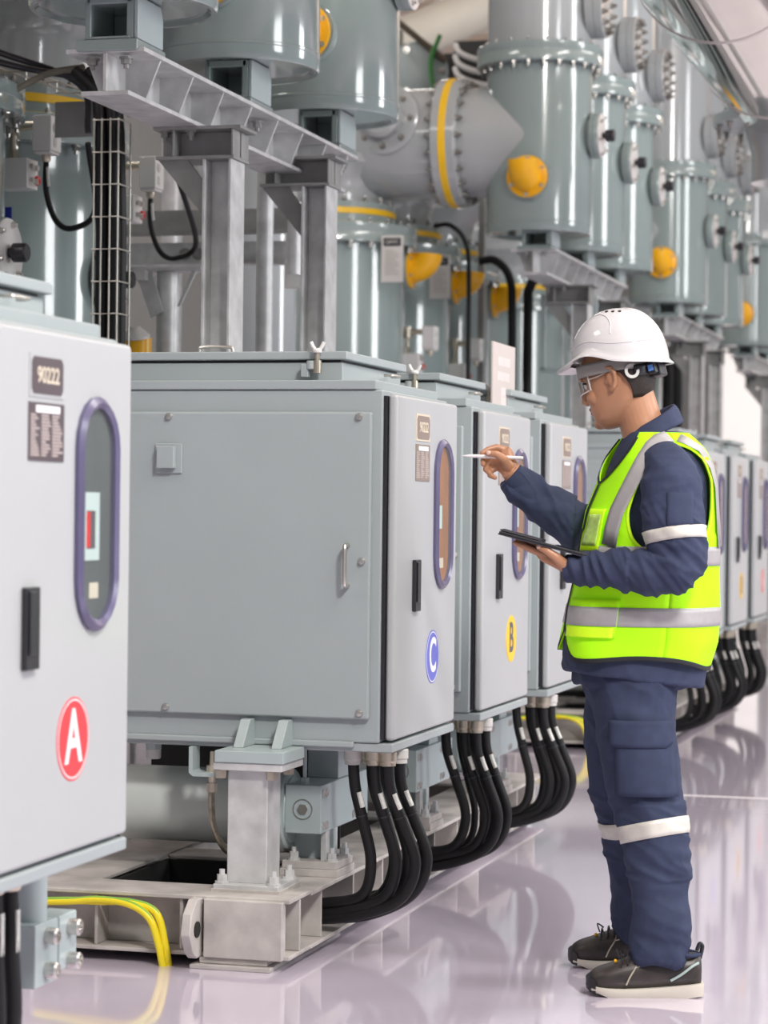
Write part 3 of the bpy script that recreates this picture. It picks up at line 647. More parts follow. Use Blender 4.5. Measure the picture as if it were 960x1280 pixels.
MB().box(-.10, .06, 0, .06, .09, .20).build('mount_plate', GALV, t); MB().box(-.09, .03, -.05, .0, -.03, .085).build('box_body', WHITEP, t, bevel=.004)
for x in (-.01, .012): MB().cyl((x, -.05, .03), (x, -.056, .03), .009, n=10).build('box_screw', CHROME, t)
t = thing('relief_valve', 'yellow hooded valve beside the red A cabinet top', 'valve', (-3.45, 9.0, 1.83))
MB().cyl((0, 0, 0), (0, 0, .08), .055, n=24).build('hood_cup', YEL, t)
MB().lathe([(.056, .08), (.055, .09), (.02, .125)], (0, 0, 0), (.0, -.25, 1), 24).build('grey_cap', GREYP, t)
MB().cyl((-.12, 0, .07), (-.03, 0, .07), .04, n=16).build('valve_neck', WHITEP, t)
MB().box(-.01, .01, -.01, .01, -1.83, 0).build('valve_stalk', GALV, t)
for i, (x, y, r, z1, lb) in enumerate(((-4.5, 10.9, .10, 4.5, 'pale vertical pipe far behind the wire basket'), (-4.05, 11.0, .05, 3.2, 'thin pale vertical pipe behind the gauge'), (-3.72, 11.2, .22, 3.0, 'grey rear vessel between the two front posts'))):
    o = MB().lathe([(r, 0), (r, z1), (r * .6, z1 + r * .5)], (x, y, 0), (0, 0, 1), 32).build('rear_pipe', DUCT if i == 2 else GALV)
    tag(o, lb, 'pipe', 'rear pipes')
tag(MB().box(-3.545, -3.395, 8.38, 8.384, 2.60, 2.73).build('blank_plate', GALVD), 'blank dark grey plate hanging at the girder end', 'plate')

# overhead: wire tray at upper left, beige pipe, spring of hoses, mechanism, silver pipe, far post
t = thing('overhead_tray', 'wire cable basket crossing above the left edge tanks', 'cable tray', (0, 0, 0))
m = MB()
for x in (-3.75, -3.68, -3.61): m.tube([(x - .35, 8.0, 2.97), (x + .28, 8.5, 2.76)], .004, 6)
for i in range(8): 
    q = i / 7; m.tube([(-4.1 + .63 * q, 8.0 + .5 * q, 2.97 - .21 * q + .03), (-4.1 + .63 * q, 8.0 + .5 * q, 2.97 - .21 * q - .02), (-3.96 + .63 * q, 8.0 + .5 * q, 2.97 - .21 * q - .02)], .004, 6)
m.build('wire_basket', WIRE, t)
for i, p in enumerate(([(-3.95, 7.9, 3.0), (-3.68, 8.1, 2.88), (-3.42, 8.3, 2.78), (-3.38, 8.3, 2.6)], [(-3.98, 7.9, 2.96), (-3.64, 8.1, 2.83), (-3.36, 8.3, 2.79), (-3.27, 8.32, 2.74), (-3.22, 8.3, 2.66)], [(-3.8, 8.1, 2.80), (-3.74, 8.0, 2.70), (-3.62, 8.0, 2.68), (-3.46, 8.1, 2.78), (-3.36, 8.2, 2.82)])):
    tag(MB().tube(bez(p, 8), .012, 10).build('overhead_cable', BLACKP if i < 2 else mat('olive_strap', (.13, .12, .09), .6)), ['black cable along the overhead wire basket', 'black cable bending over the girder end', 'olive grey strap looping below the wire basket'][i], 'cable')
t = thing('hanging_pipe', 'thick beige overhead pipe rising behind the horizontal duct', 'pipe', (0, 0, 0))
BEI = mat('beige_paint', (.66, .62, .53), .5, var=.03)
MB().cyl((-5.6, 18.17, 4.51), (-3.2, 18.83, 5.65), .175, n=36).build('pipe_body', BEI, t)
MB().cyl((-4.4, 18.5, 5.2), (-4.4, 18.5, 7.15), .012, n=10).build('hanger_rod', GALV, t)
t = thing('drive_mechanism', 'grey boxy drive mechanism with rods above the horizontal duct', 'mechanism', (-4.30, 16.05, 4.12))
MB().lathe([(.20, 0), (.20, .2), (.15, .22)], (.12, .05, .05), (.3, -1, 0), 28).build('motor_can', BLUEGREY, t)
MB().box(-.08, .02, -.05, .05, .12, .36).box(-.05, .16, -.04, .04, .22, .26).build('lever_arms', GALVD, t, bevel=.01)
bolt_objs(t, (.18, -.16, .05), (.3, -1, 0), .16, 6, .018, .02, BOLTD)
MB().tube([(.0, -.2, .41), (.36, -.13, .11)], .022, 8).build('push_rod', mat('dark_bronze', (.12, .10, .07), .5, .4), t)
MB().box(.32, .50, -.05, .15, -.15, .18).build('dark_housing', mat('dark_box', (.05, .05, .05), .5), t, bevel=.01)
MB().tube(bez([(.30, -.18, -.15), (.27, -.18, .1), (.33, -.18, .28)], 6), .016, 8).build('green_hose', mat('green_hose', (.05, .25, .05), .4), t)
MB().box(-.03, .03, .0, .06, -.87, -.1).build('support_bracket', GALVD, t)
t = thing('hose_stack', 'stack of three pale bent hoses beside the upright tank flange', 'hoses', (-3.60, 15.19, 4.06))
for i in range(3): MB().tube(bez([(-.10, 0, .14 - i * .075), (-.06, -.05, .08 - i * .075), (.04, -.08, .03 - i * .075), (.2, -.05, 0 - i * .075)], 6), .018, 10).build('hose', WHITEP, t)
MB().box(-.11, .2, .0, .2, -.35, .16).build('hose_box', mat('dark_box', (.05, .05, .05), .5), t)
MB().box(.06, .10, .02, .06, -4.06, -.35).build('support_stand', GALVD, t)
SILV = mat('aluminium_cladding', (.78, .76, .73), .06, 1., var=.06, scale=2)
t = thing('hanging_pipe', 'shiny aluminium clad overhead pipe at the upper right corner', 'pipe', (0, 0, 0))
PXc, PZ, PR = -1.36, 3.58, .38
c = MB().cyl((PXc, 3.0, PZ), (PXc, 13.0, PZ), PR, n=64).lathe([(PR, 13.0), (PR * .96, 13.15), (PR * .8, 13.28), (PR * .5, 13.36), (.01, 13.38)], (PXc, 0, PZ), (0, 1, 0), 64)
c.build('cladding', SILV, t)
for y in (4.2, 6.2, 8.2, 10.2, 12.2): MB().lathe([(PR + .001, y), (PR + .005, y + .004), (PR + .005, y + .014), (PR + .001, y + .018)], (PXc, 0, PZ), (0, 1, 0), 64, caps=False).build('seam_band', STEEL, t)
for y in (5.2, 11.2): MB().cyl((PXc, y, PZ + PR - .01), (PXc, y, 7.15), .012, n=10).build('hanger_rod', GALV, t)
MB().cyl((PXc, 13.0, PZ - .28), (PXc, 13.0, PZ - .05), .35, n=40).build('branch', SILV, t)
f = MB().lathe([(.40, 0), (.40, .05)], (PXc, 13.0, PZ - .30), (0, 0, 1), 40).build('branch_flange', BLUEGREY, t)
bolt_objs(f, (PXc, 13.0, PZ - .30), (0, 0, -1), .37, 18, .014, .03, BOLTD)
MB().lathe([(.20, -.30), (.20, -.15), (.24, -.02)], (PXc, 13.0, PZ - .30), (0, 0, 1), 36).build('branch_elbow', DUCT, t)
t = thing('tall_frame_post', 'slim tall steel post with base plate at the right edge', 'post', (-2.03, 18.52, 0))
MB().box(-.02, .06, -.05, .05, .02, 3.3).box(.06, .075, -.07, .07, .02, 3.3).build('post_section', GALV, t)
MB().box(-.06, .30, -.14, .14, 0, .025).build('foot_plate', GALV, t)
MB().box(-.1, .5, -.03, .03, 3.3, 3.36).build('top_rail', GALV, t)

# ------------------------------------------------------------------ the worker (local frame: -x the way he faces, -y towards his left arm, z up)
SKIN = mat('skin', (.47, .232, .132), .42, var=.05, scale=14, bump=.04, bscale=300)
NAVY = mat('navy_cloth', (.040, .050, .098), .8, var=.12, scale=30, bump=.25, bscale=500, spec=.25)
NAVY2 = mat('navy_trousers', (.036, .046, .090), .8, var=.12, scale=30, bump=.25, bscale=500, spec=.25)
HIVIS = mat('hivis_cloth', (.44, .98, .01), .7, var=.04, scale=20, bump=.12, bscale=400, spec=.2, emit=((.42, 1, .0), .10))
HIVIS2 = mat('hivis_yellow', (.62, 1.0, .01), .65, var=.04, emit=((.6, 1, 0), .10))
REFL = mat('reflective_tape', (.40, .385, .39), .45, .15, var=.05, scale=60)
REFLW = mat('reflective_white', (.62, .60, .55), .5, .1, var=.05, scale=60)
TRIM = mat('black_binding', (.012, .012, .016), .7)
HAIR = mat('black_hair', (.022, .015, .012), .55, var=.3, scale=60, bump=.8, bscale=220)
HELM = mat('helmet_shell', (.64, .625, .635), .14, var=.01, coat=.4)
HGREY = mat('helmet_band', (.30, .285, .265), .5, var=.05)
LENS = glass_mat()
MX = Matrix.Translation((-1.08, 6.56, 0)) @ Matrix.Rotation(math.radians(9.27), 4, 'Z')
man = thing('person', 'man in white helmet and yellow green safety vest writing beside the cabinets', 'person', (-1.08, 6.56, 0), rz=math.radians(9.27))
def ell(c, rx, ry, n=32, yaw=0., tilt=0., p=1.):
    # horizontal ring; tilt raises +x side
    out = []
    for i in range(n):
        a = 2 * PI * i / n; ca, sa = math.cos(a), math.sin(a)
        x = rx * math.copysign(abs(ca) ** p, ca); y = ry * math.copysign(abs(sa) ** p, sa)
        X = x * math.cos(yaw) - y * math.sin(yaw); Y = x * math.sin(yaw) + y * math.cos(yaw)
        out.append(Vector((c[0] + X, c[1] + Y, c[2] + X * tilt)))
    return out
def limb(mb, pts, n=20):      # pts: (x,y,z,r[,r2]) rings square to the path
    P = [Vector(p[:3]) for p in pts]; rings = []; u0 = None
    for i, p in enumerate(P):
        t = (P[min(i + 1, len(P) - 1)] - P[max(i - 1, 0)]).normalized()
        if u0 is None: u0 = frame_of(t)[0]
        u0 = (u0 - t * u0.dot(t)).normalized(); w = t.cross(u0); r = pts[i][3]
        rings.append([p + (u0 * math.cos(2 * PI * k / n) + w * math.sin(2 * PI * k / n)) * r for k in range(n)])
    mb.loft(rings)
def smooth_pts(pts, n=5):
    P = [Vector(p[:3]) for p in pts]; r = [p[3] for p in pts]; c = bez(P, n); out = []
    for i, p in enumerate(c):
        q = i / n; k = min(int(q), len(r) - 2); out.append((p.x, p.y, p.z, r[k] + (r[k + 1] - r[k]) * (q - k)))
    return out
def fuse(mb, name, m, parent, vox, smooth=4, fac=.5, wrinkle=None, ang=60):
    o = mb.build(name, m, None, ang=180)
    r = o.modifiers.new('r', 'REMESH'); r.mode = 'VOXEL'; r.voxel_size = vox; r.use_smooth_shade = True
    if smooth:
        s = o.modifiers.new('s', 'SMOOTH'); s.factor = fac; s.iterations = smooth
    dg = bpy.context.evaluated_depsgraph_get(); me = bpy.data.meshes.new_from_object(o.evaluated_get(dg))
    old = o.data; o.modifiers.clear(); o.data = me; bpy.data.meshes.remove(old); me.name = name
    if wrinkle:
        nr = [v.normal.copy() for v in me.vertices]
        for v, nn in zip(me.vertices, nr): v.co += nn * wrinkle(v.co)
    me.polygons.foreach_set('use_smooth', [True] * len(me.polygons))
    if not me.materials: me.materials.append(m)
    if parent: o.parent = parent
    return o
from mathutils.bvhtree import BVHTree
def wrap(name, host, c, d, w, m, off=.0025):      # a tape laid round a limb of the garment
    bv = BVHTree.FromPolygons([v.co for v in host.data.vertices], [tuple(p.vertices) for p in host.data.polygons])
    u, v, ax = frame_of(d); c = Vector(c); rows = []
    for k in range(5):
        cc = c + ax * w * (k / 4 - .5); row = []; last = .07
        for i in range(49):
            a = 2 * PI * i / 48; dr = u * math.cos(a) + v * math.sin(a); hit = bv.ray_cast(cc, dr, .14)
            last = hit[3] if hit[0] is not None else last; row.append(cc + dr * (last + off))
        rows.append(row)
    return MB().grid(rows).build(name, m, host, ang=180, solid=.002)
def ridge(p, f):      # sharp fold noise
    return 1 - 2 * abs(noise.noise(Vector((p[0] * f[0], p[1] * f[1], p[2] * f[2]))))
# torso section table: z, centre x, half length (x), half depth (y)
TOR = [(.80, -.006, .178, .195), (.85, -.006, .183, .195), (.914, .004, .190, .19), (1.0, .012, .184, .186), (1.086, .022, .170, .182), (1.172, .029, .162, .182), (1.258, .036, .152, .185), (1.344, .050, .131, .190), (1.398, .054, .117, .172), (1.430, .053, .102, .142), (1.456, .047, .083, .105), (1.480, .041, .064, .075)]
TYAW = math.radians(14)
def lerp_tab(tab, z):
    if z <= tab[0][0]: return tab[0][1:]
    for a, b_ in zip(tab, tab[1:]):
        if z <= b_[0]:
            t = (z - a[0]) / (b_[0] - a[0]); return tuple(p + (q - p) * t for p, q in zip(a[1:], b_[1:]))
    return tab[-1][1:]
def torso(th, z, off=0.):       # th: 0 at the back (+x), 180 deg at the chest, -90 deg the near side
    cx, hx, hy = lerp_tab(TOR, z)
    ca, sa = math.cos(th), math.sin(th); e = .86
    x = (hx + off) * math.copysign(abs(ca) ** e, ca); y = (hy + off) * math.copysign(abs(sa) ** e, sa)
    return Vector((cx + x * math.cos(TYAW) - y * math.sin(TYAW), x * math.sin(TYAW) + y * math.cos(TYAW), z))
NEARL = [(.002, -.09, .86, .095), (.002, -.09, .813, .1), (.001, -.1, .708, .099), (.017, -.12, .583, .093), (.039, -.14, .481, .086), (.061, -.155, .399, .078), (.066, -.165, .327, .073), (.069, -.17, .255, .071), (.077, -.18, .194, .074), (.073, -.185, .143, .068), (.071, -.19, .086, .066)]
FARL = [(-.035, .09, .86, .095), (-.035, .09, .8, .102), (-.034, .1, .69, .098), (-.028, .12, .557, .094), (-.010, .14, .446, .088), (.002, .15, .379, .084), (.018, .165, .267, .079), (.026, .18, .177, .078), (.024, .19, .131, .072), (.020, .195, .084, .066)]
ARMN = [(.06, -.12, 1.392, .050), (.082, -.19, 1.365, .066), (.086, -.225, 1.32, .075), (.089, -.24, 1.259, .076), (.104, -.255, 1.177, .067), (.104, -.265, 1.122, .060), (.055, -.262, 1.103, .052), (.009, -.25, 1.105, .048), (-.053, -.22, 1.106, .042), (-.116, -.19, 1.106, .036), (-.160, -.17, 1.107, .034)]
ARMF = [(.040, .14, 1.40, .062), (.025, .19, 1.37, .07), (.0, .21, 1.30, .072), (-.05, .205, 1.215, .07), (-.102, .17, 1.195, .064), (-.161, .14, 1.22, .058), (-.233, .12, 1.264, .051), (-.29, .10, 1.302, .043), (-.338, .09, 1.346, .037)]

# ---- head shape in its own frame (x forward, y to his left, z up from the ear)
HY, HP = math.radians(22), math.radians(15)
f0 = Vector((-math.cos(HY), math.sin(HY), 0)); hs = Vector((-math.sin(HY), -math.cos(HY), 0)); hu0 = Vector((0, 0, 1))
hf = f0 * math.cos(HP) - hu0 * math.sin(HP); hu = hu0 * math.cos(HP) + f0 * math.sin(HP); HC = Vector((-.053, 0, 1.609))
def H(x, y, z): return HC + hf * x + hs * y + hu * z
HEAD = [(-.118, .066, .010, .022), (-.108, .080, -.005, .036), (-.095, .089, -.022, .047), (-.080, .091, -.045, .055), (-.060, .093, -.068, .062), (-.040, .093, -.082, .067), (-.015, .092, -.092, .071), (.010, .090, -.097, .074), (.035, .097, -.099, .075), (.065, .093, -.096, .073), (.095, .072, -.080, .060), (.118, .040, -.050, .038), (.126, .010, -.022, .015)]
def headpt(a, z, off=0.):
    fx, bx, w = lerp_tab(HEAD, z); c, hl = (fx + bx) / 2, (fx - bx) / 2
    ca, sa = math.cos(a), math.sin(a)
    x = c + (hl + off) * math.copysign(abs(ca) ** .80, ca); y = (w + off) * math.copysign(abs(sa) ** .92, sa)
    return H(x, y, z)
bm_ = MB()
bm_.loft([[headpt(2 * PI * i / 48, z) for i in range(48)] for z in [-.118 + .244 * k / 30 for k in range(31)]])
# nose, lips, chin, brow, cheeks
def blob(p, r, sx=1., sy=1., sz=1.):
    m = MB().ball((0, 0, 0), r, 16, 10); bm_.add([H(p[0] + v.x * sx, p[1] + v.y * sy, p[2] + v.z * sz) for v in m.v], m.f)
def hlimb(pts, n=14): limb(bm_, [(*H(*p[:3]), p[3]) for p in pts], n)
hlimb([(.086, 0, .020, .009), (.094, 0, .0, .010), (.103, 0, -.018, .012), (.108, 0, -.028, .0125), (.098, 0, -.036, .010)])
blob((.098, .012, -.032), .009); blob((.098, -.012, -.032), .009)
blob((.093, 0, -.055), .010, .8, 2.0, .62); blob((.0905, 0, -.0665), .0105, .8, 1.8, .62)
blob((.078, 0, -.098), .020, 1, 1.1, .8)
blob((.088, .032, .026), .014, .6, 1.6, .5); blob((.088, -.032, .026), .014, .6, 1.6, .5)
blob((.062, .040, -.030), .026, .9, .9, 1.0); blob((.062, -.040, -.030), .026, .9, .9, 1.0)
for s in (1, -1):
    # ear: rim, bowl and lobe
    e = [(-.002, .070, .030), (.006, .076, .026), (-.004, .082, .032), (-.018, .086, .028), (-.026, .087, .010), (-.022, .084, -.010), (-.012, .079, -.024), (-.002, .074, -.030), (.004, .071, -.022)]
    hlimb([(x, s * y, z, r) for (x, y, z), r in zip(e, (.005, .0055, .0055, .006, .006, .0055, .0065, .007, .005))], 10)
    blob((-.012, s * .076, 0), .024, .72, .36, 1.1); blob((.006, s * .0735, -.004), .006)
# neck and hidden core of the body
limb(bm_, smooth_pts([(.035, 0, 1.40, .075), (.022, 0, 1.455, .062), (.004, 0, 1.505, .058), (-.012, 0, 1.555, .058), (-.022, .004, 1.60, .055)], 4), 28)
bm_.loft([[torso(2 * PI * i / 40, z, -.032) for i in range(40)] for z in (.84, .914, 1.0, 1.086, 1.172, 1.258, 1.344, 1.39, 1.42, 1.445)])
for L in (NEARL, FARL): limb(bm_, [(x, y, z, r * .58) for x, y, z, r in L[:-1]] + [(L[-1][0] + .02, L[-1][1], .10, .032), (L[-1][0] + .02, L[-1][1], .055, .030)])
for A in (ARMN, ARMF): limb(bm_, smooth_pts([(x, y, z, r * .62) for x, y, z, r in A], 3))
def chain(pts, n=12):
    for a, b_ in zip(pts, pts[1:]):
        d = Vector(b_[:3]) - Vector(a[:3]); bm_.lathe([(a[3], 0), (b_[3], d.length)], a[:3], d, n)
    for p in pts: bm_.ball(p[:3], p[3] * 1.01, n, 8)
# left hand: palm up under the tablet, fingers reaching along it
wl = (-.150, -.172, 1.108)
limb(bm_, smooth_pts([(-.12, -.185, 1.107, .028), (-.155, -.171, 1.108, .027), (-.178, -.160, 1.112, .028)], 3))
def slab(c0, c1, w0, w1, t0, t1, side, upv):      # flattened palm between two points
    c0, c1 = Vector(c0), Vector(c1); side = Vector(side).normalized(); upv = Vector(upv).normalized(); rings = []
    for k in range(7):
        q = k / 6; c = c0.lerp(c1, q); w = w0 + (w1 - w0) * q; tt = t0 + (t1 - t0) * q
        if k in (0, 6): w *= .88; tt *= .75
        rings.append([c + side * w * math.copysign(abs(math.cos(a)) ** .7, math.cos(a)) + upv * tt * math.copysign(abs(math.sin(a)) ** .8, math.sin(a)) for a in [2 * PI * i / 24 for i in range(24)]])
    bm_.loft(rings)
slab((-.168, -.162, 1.110), (-.246, -.120, 1.142), .030, .041, .021, .014, (.45, .9, .0), (.3, -.1, .95))
for (x, y, z), (dx, dy), ln, dz in (((-.236, -.158, 1.141), (-.035, .005), .060, .012), ((-.246, -.134, 1.143), (-.038, .010), .072, .014), ((-.248, -.108, 1.146), (-.038, .014), .068, .015), ((-.240, -.086, 1.150), (-.034, .018), .054, .013)):
    L = math.hypot(dx, dy); ux, uy = dx / L, dy / L
    chain([(x, y, z, .0098), (x + ux * ln * .45, y + uy * ln * .45, z + dz * .8, .0092), (x + ux * ln * .8, y + uy * ln * .8, z + dz * 1.6, .0082), (x + ux * ln * 1.08, y + uy * ln * 1.08, z + dz * 2.1, .007)])
chain([(-.186, -.186, 1.116, .016), (-.208, -.200, 1.136, .013), (-.232, -.203, 1.153, .0105), (-.254, -.196, 1.1635, .0085)])
# right hand: pinching the pen between thumb and forefinger, other fingers curled below
limb(bm_, smooth_pts([(-.30, .097, 1.312, .031), (-.330, .092, 1.345, .028), (-.346, .088, 1.366, .028)], 3))
slab((-.340, .088, 1.360), (-.376, .094, 1.412), .026, .036, .018, .014, (.72, -.05, .60), (-.05, 1, -.03))
chain([(-.358, .100, 1.421, .0115), (-.386, .092, 1.430, .0100), (-.408, .083, 1.4235, .0088), (-.424, .075, 1.413, .0074)])      # forefinger over the pen
chain([(-.350, .076, 1.378, .0145), (-.362, .062, 1.396, .0125), (-.384, .054, 1.411, .0100), (-.405, .056, 1.4125, .0082)])      # thumb in front
chain([(-.376, .100, 1.408, .0105), (-.404, .094, 1.404, .0096), (-.421, .082, 1.394, .0085), (-.420, .070, 1.383, .0074)])
chain([(-.382, .098, 1.394, .0102), (-.407, .092, 1.384, .0094), (-.414, .080, 1.369, .0084), (-.402, .070, 1.359, .0073)])
chain([(-.378, .094, 1.378, .0096), (-.400, .088, 1.366, .0088), (-.402, .077, 1.353, .0078), (-.388, .068, 1.347, .0068)])
body = fuse(bm_, 'body', SKIN, man, .0026, 3, .5)
LIPM = mat('lip', (.30, .075, .07), .4); NAIL = mat('nail', (.66, .42, .35), .25)
body.data.materials.append(LIPM)
hinv = Matrix((hf, hs, hu)).to_3x3()
for pl in body.data.polygons:
    q = hinv @ (pl.center - HC)
    if q.x > .084 and abs(q.y) < .024 and -.0735 < q.z < -.0495: pl.material_index = 1
# nails and eyes
def patch(name, c, n, r0, r1, m, parent):
    u, v, w = frame_of(n); MB().lathe([(r0, -.002), (r0, .0), (r0 * .7, .0012)], c, n, 14).build(name, m, parent)
patch('thumb_nail', (-.405, .0478, 1.4145), (-.1, -1, .25), .0062, .004, NAIL, body); patch('thumb_nail', (-.256, -.2035, 1.1655), (-.3, -.9, .35), .0062, .004, NAIL, body)
for s in (1, -1):
    e = MB().ball(H(.077, s * .031, .006), .0125, 16, 10).build('eyeball', mat('eye_white', (.75, .72, .70), .2), body)
    MB().lathe([(.006, 0), (.005, .0016), (.001, .002)], H(.0885, s * .031, .004), hf - hu * .3, 14).build('iris', BLACKP, e)
    MB().tube(bez([H(.083, s * .052, .030), H(.096, s * .036, .036), H(.101, s * .014, .031)], 6), .0042, 8).build('eyebrow', HAIR, body)
    MB().tube(bez([H(.075, s * .048, .010), H(.0885, s * .036, .0145), H(.088, s * .018, .009)], 6), .0024, 8).build('eyelid', mat('lash', (.05, .03, .025), .6), body)
# hair: short back and sides
rows = []
for k in range(16):
    z = -.062 + .15 * k / 15; row = []
    for i in range(41):
        hmin = 97 if z > .012 else 104 + (.012 - z) / .074 * 30
        a = math.radians(hmin + (360 - 2 * hmin) * i / 40)
        fade = min(1., max(.0, (z + .064) / .05)); row.append(headpt(a, z, .0015 + .0065 * fade))
    rows.append(row)
MB().grid(rows).build('hair', HAIR, man, ang=180, solid=.003)
for s in (1, -1):
    MB().loft([[H(.022 + .012 * math.cos(a) * q, s * (.0680 + .006 * math.sin(a) + (.002 if q > .8 else 0)), z) for a in [2 * PI * i / 12 for i in range(12)]] for z, q in ((.014, .2), (.02, .4), (.03, .6), (.05, .9))]).build('sideburn', HAIR, man)

# ---- clothing
def wr_jacket(p):
    w = 0.
    w += .0055 * ridge(p, (9, 9, 12)) + .003 * ridge((p.z, p.x, p.y), (30, 12, 12))
    if abs(p.y) < .20 and p.x > -.17 and (p.z < 1.07 or abs(p.y) < .16): return min(w, .003)
    d = (p - Vector((.10, -.265, 1.12))).length
    if d < .22: w += .013 * (1 - d / .22) * ridge((p.x + p.z * .8, p.y, p.z - p.x * .5), (34, 10, 9))
    if p.x < -.02 and p.z < 1.2 and p.y < -.12: w += .009 * ridge((p.x + p.z * .5, p.y, p.z), (30, 6, 8))
    if p.x < -.08 and p.y > .06 and p.z > 1.14: w += .0105 * ridge((p.x * .8 + p.z * .6, p.y, p.z * .8 - p.x * .6), (36, 8, 10))
    return w
j = MB()
j.loft([[torso(2 * PI * i / 64, z) + Vector((0, 0, (-.022 if z < .86 else -.012 if z < .9 else 0) * (1 + math.cos(2 * PI * i / 64)))) for i in range(64)] for z in [.835 + (1.47 - .835) * k / 30 for k in range(31)]])
limb(j, smooth_pts(ARMN, 5), 28); limb(j, smooth_pts(ARMF, 5), 28)
j.ball((.070, -.15, 1.380), .060, 20, 12); j.ball((.035, .15, 1.40), .064, 20, 12)
jk = fuse(j, 'work_jacket', NAVY, man, .0045, 4, .5, wr_jacket)
# cuffs, collar, sleeve pocket, arm band
def band(name, c, d, r, w, m, parent, th=.004, flat=1.):
    MB().lathe([(r, -w / 2), (r + th, -w / 2 + .002), (r + th, w / 2 - .002), (r, w / 2), (r - .004, w / 2), (r - .004, -w / 2), (r, -w / 2)], c, d, 40, caps=False).build(name, m, parent)
band('cuff', (-.158, -.171, 1.107), (-.93, .33, 0), .034, .052, NAVY, jk); band('cuff', (-.329, .092, 1.337), (-.73, -.15, .68), .037, .050, NAVY, jk)
rows = []
for k in range(9):
    q = k / 8; row = []
    for i in range(49):
        a = math.radians(-173 + 346 * i / 48); cc, ss = math.cos(a), math.sin(a); fr_ = max(0, -cc) ** 6
        rx, ry = .061 + .017 * q ** .8, .066 + .024 * q ** .8; z = (1.509 + .038 * cc) * (1 - q) + (1.468 + .034 * cc - .016 * fr_) * q + .004 * math.sin(PI * q)
        x, y = rx * cc, ry * ss; row.append(Vector((.034 + .006 * q + x * math.cos(TYAW) - y * math.sin(TYAW), x * math.sin(TYAW) + y * math.cos(TYAW), z)))
    rows.append(row)
rows = [[p + Vector(((.034 - p.x) * .10, -p.y * .10, -.022)) for p in rows[0]], [p + Vector(((.034 - p.x) * .07, -p.y * .07, -.003)) for p in rows[0]]] + rows
MB().grid(rows).build('collar', NAVY, jk, ang=180, solid=.004)
rows = [[Vector((x + .002 * math.sin(z * 90), 0, z)) for x in (.058, .075, .095, .115, .128)] for z in (1.215, 1.25, 1.29, 1.325)]
def on_sleeve(x, z, off=.004):
    A = [p for p in ARMN[1:5]]; t = min(max((ARMN[1][2] - z) / (ARMN[1][2] - ARMN[4][2]), 0), 1); k = min(int(t * 3), 2); q = t * 3 - k
    cx = A[k][0] + (A[k + 1][0] - A[k][0]) * q; cy = A[k][1] + (A[k + 1][1] - A[k][1]) * q; r = A[k][3] + (A[k + 1][3] - A[k][3]) * q + off
    d = max(-.98, min(.98, (x - cx) / r)); return Vector((cx + d * r, cy - r * math.sqrt(1 - d * d), z))
m = MB().grid([[on_sleeve(.075 + .068 * i / 8, z, .011) for i in range(9)] for z in [1.222 + .105 * k / 8 for k in range(9)]]); m.build('sleeve_pocket', NAVY, jk, ang=180, solid=.003)
wrap('arm_band', jk, (.1005, -.249, 1.197), (.13, -.14, -1), .032, REFLW)
# trousers
def wr_tr(p):
    w = .009 * ridge((p.x + p.z * .45, p.y, p.z), (10, 7, 6)) + .0035 * ridge((p.x + p.z * .6, p.z, p.y), (12, 18, 8))
    if p.z < .24: w += .010 * (1 - p.z / .24) * ridge((p.x * .4 + p.z, p.y, p.x), (30, 9, 9))
    if .5 > p.z > .3: w += .006 * ridge((p.z + p.x * .5, p.y, p.x), (34, 8, 8))
    return w
tr = MB()
for L in (NEARL, FARL): limb(tr, smooth_pts(L, 5), 32)
tr.loft([[torso(2 * PI * i / 48, .85, -.030) + Vector((0, 0, z - .85)) for i in range(48)] for z in (.80, .84, .90, .96)])
tr.loft([ell((-.016, 0, z), rx, ry, 40) for z, rx, ry in ((.72, .092, .05), (.76, .112, .13), (.80, .125, .17), (.86, .135, .175))])
trousers = fuse(tr, 'work_trousers', NAVY2, man, .005, 5, .5, wr_tr)
wrap('knee_band', trousers, (.052, -.150, .425), (.2, -.15, -1), .044, REFLW); wrap('knee_band', trousers, (-.004, .146, .408), (.2, .13, -1), .044, REFLW)

def on_leg(x, z, off):
    for a, b_ in zip(NEARL, NEARL[1:]):
        if b_[2] <= z <= a[2]:
            q = (a[2] - z) / (a[2] - b_[2]); cx, cy, r = (a[k] + (b_[k] - a[k]) * q for k in (0, 1, 3)); r += off
            d = max(-.985, min(.985, (x - cx) / r)); return Vector((cx + d * r, cy - r * math.sqrt(1 - d * d), z))
g = [[on_leg((-.052 + .02 * (.73 - z)) + (.150 + .06 * (.73 - z)) * i / 10, z, .010 + .012 * min(1, max(0, (.70 - z) / .1))) for i in range(11)] for z in [.52 + .150 * k / 10 for k in range(11)]]
MB().grid(g).build('cargo_pocket', NAVY2, trousers, ang=180, solid=.006)
g = [[on_leg(-.068 + .166 * i / 10, z - (.010 if 0 < i < 10 else 0) * (1 - k / 6) + 0, .020) for i in range(11)] for k, z in enumerate([.655 + .060 * q / 6 for q in range(7)])]
MB().grid(g).build('pocket_flap', NAVY2, trousers, ang=180, solid=.006)

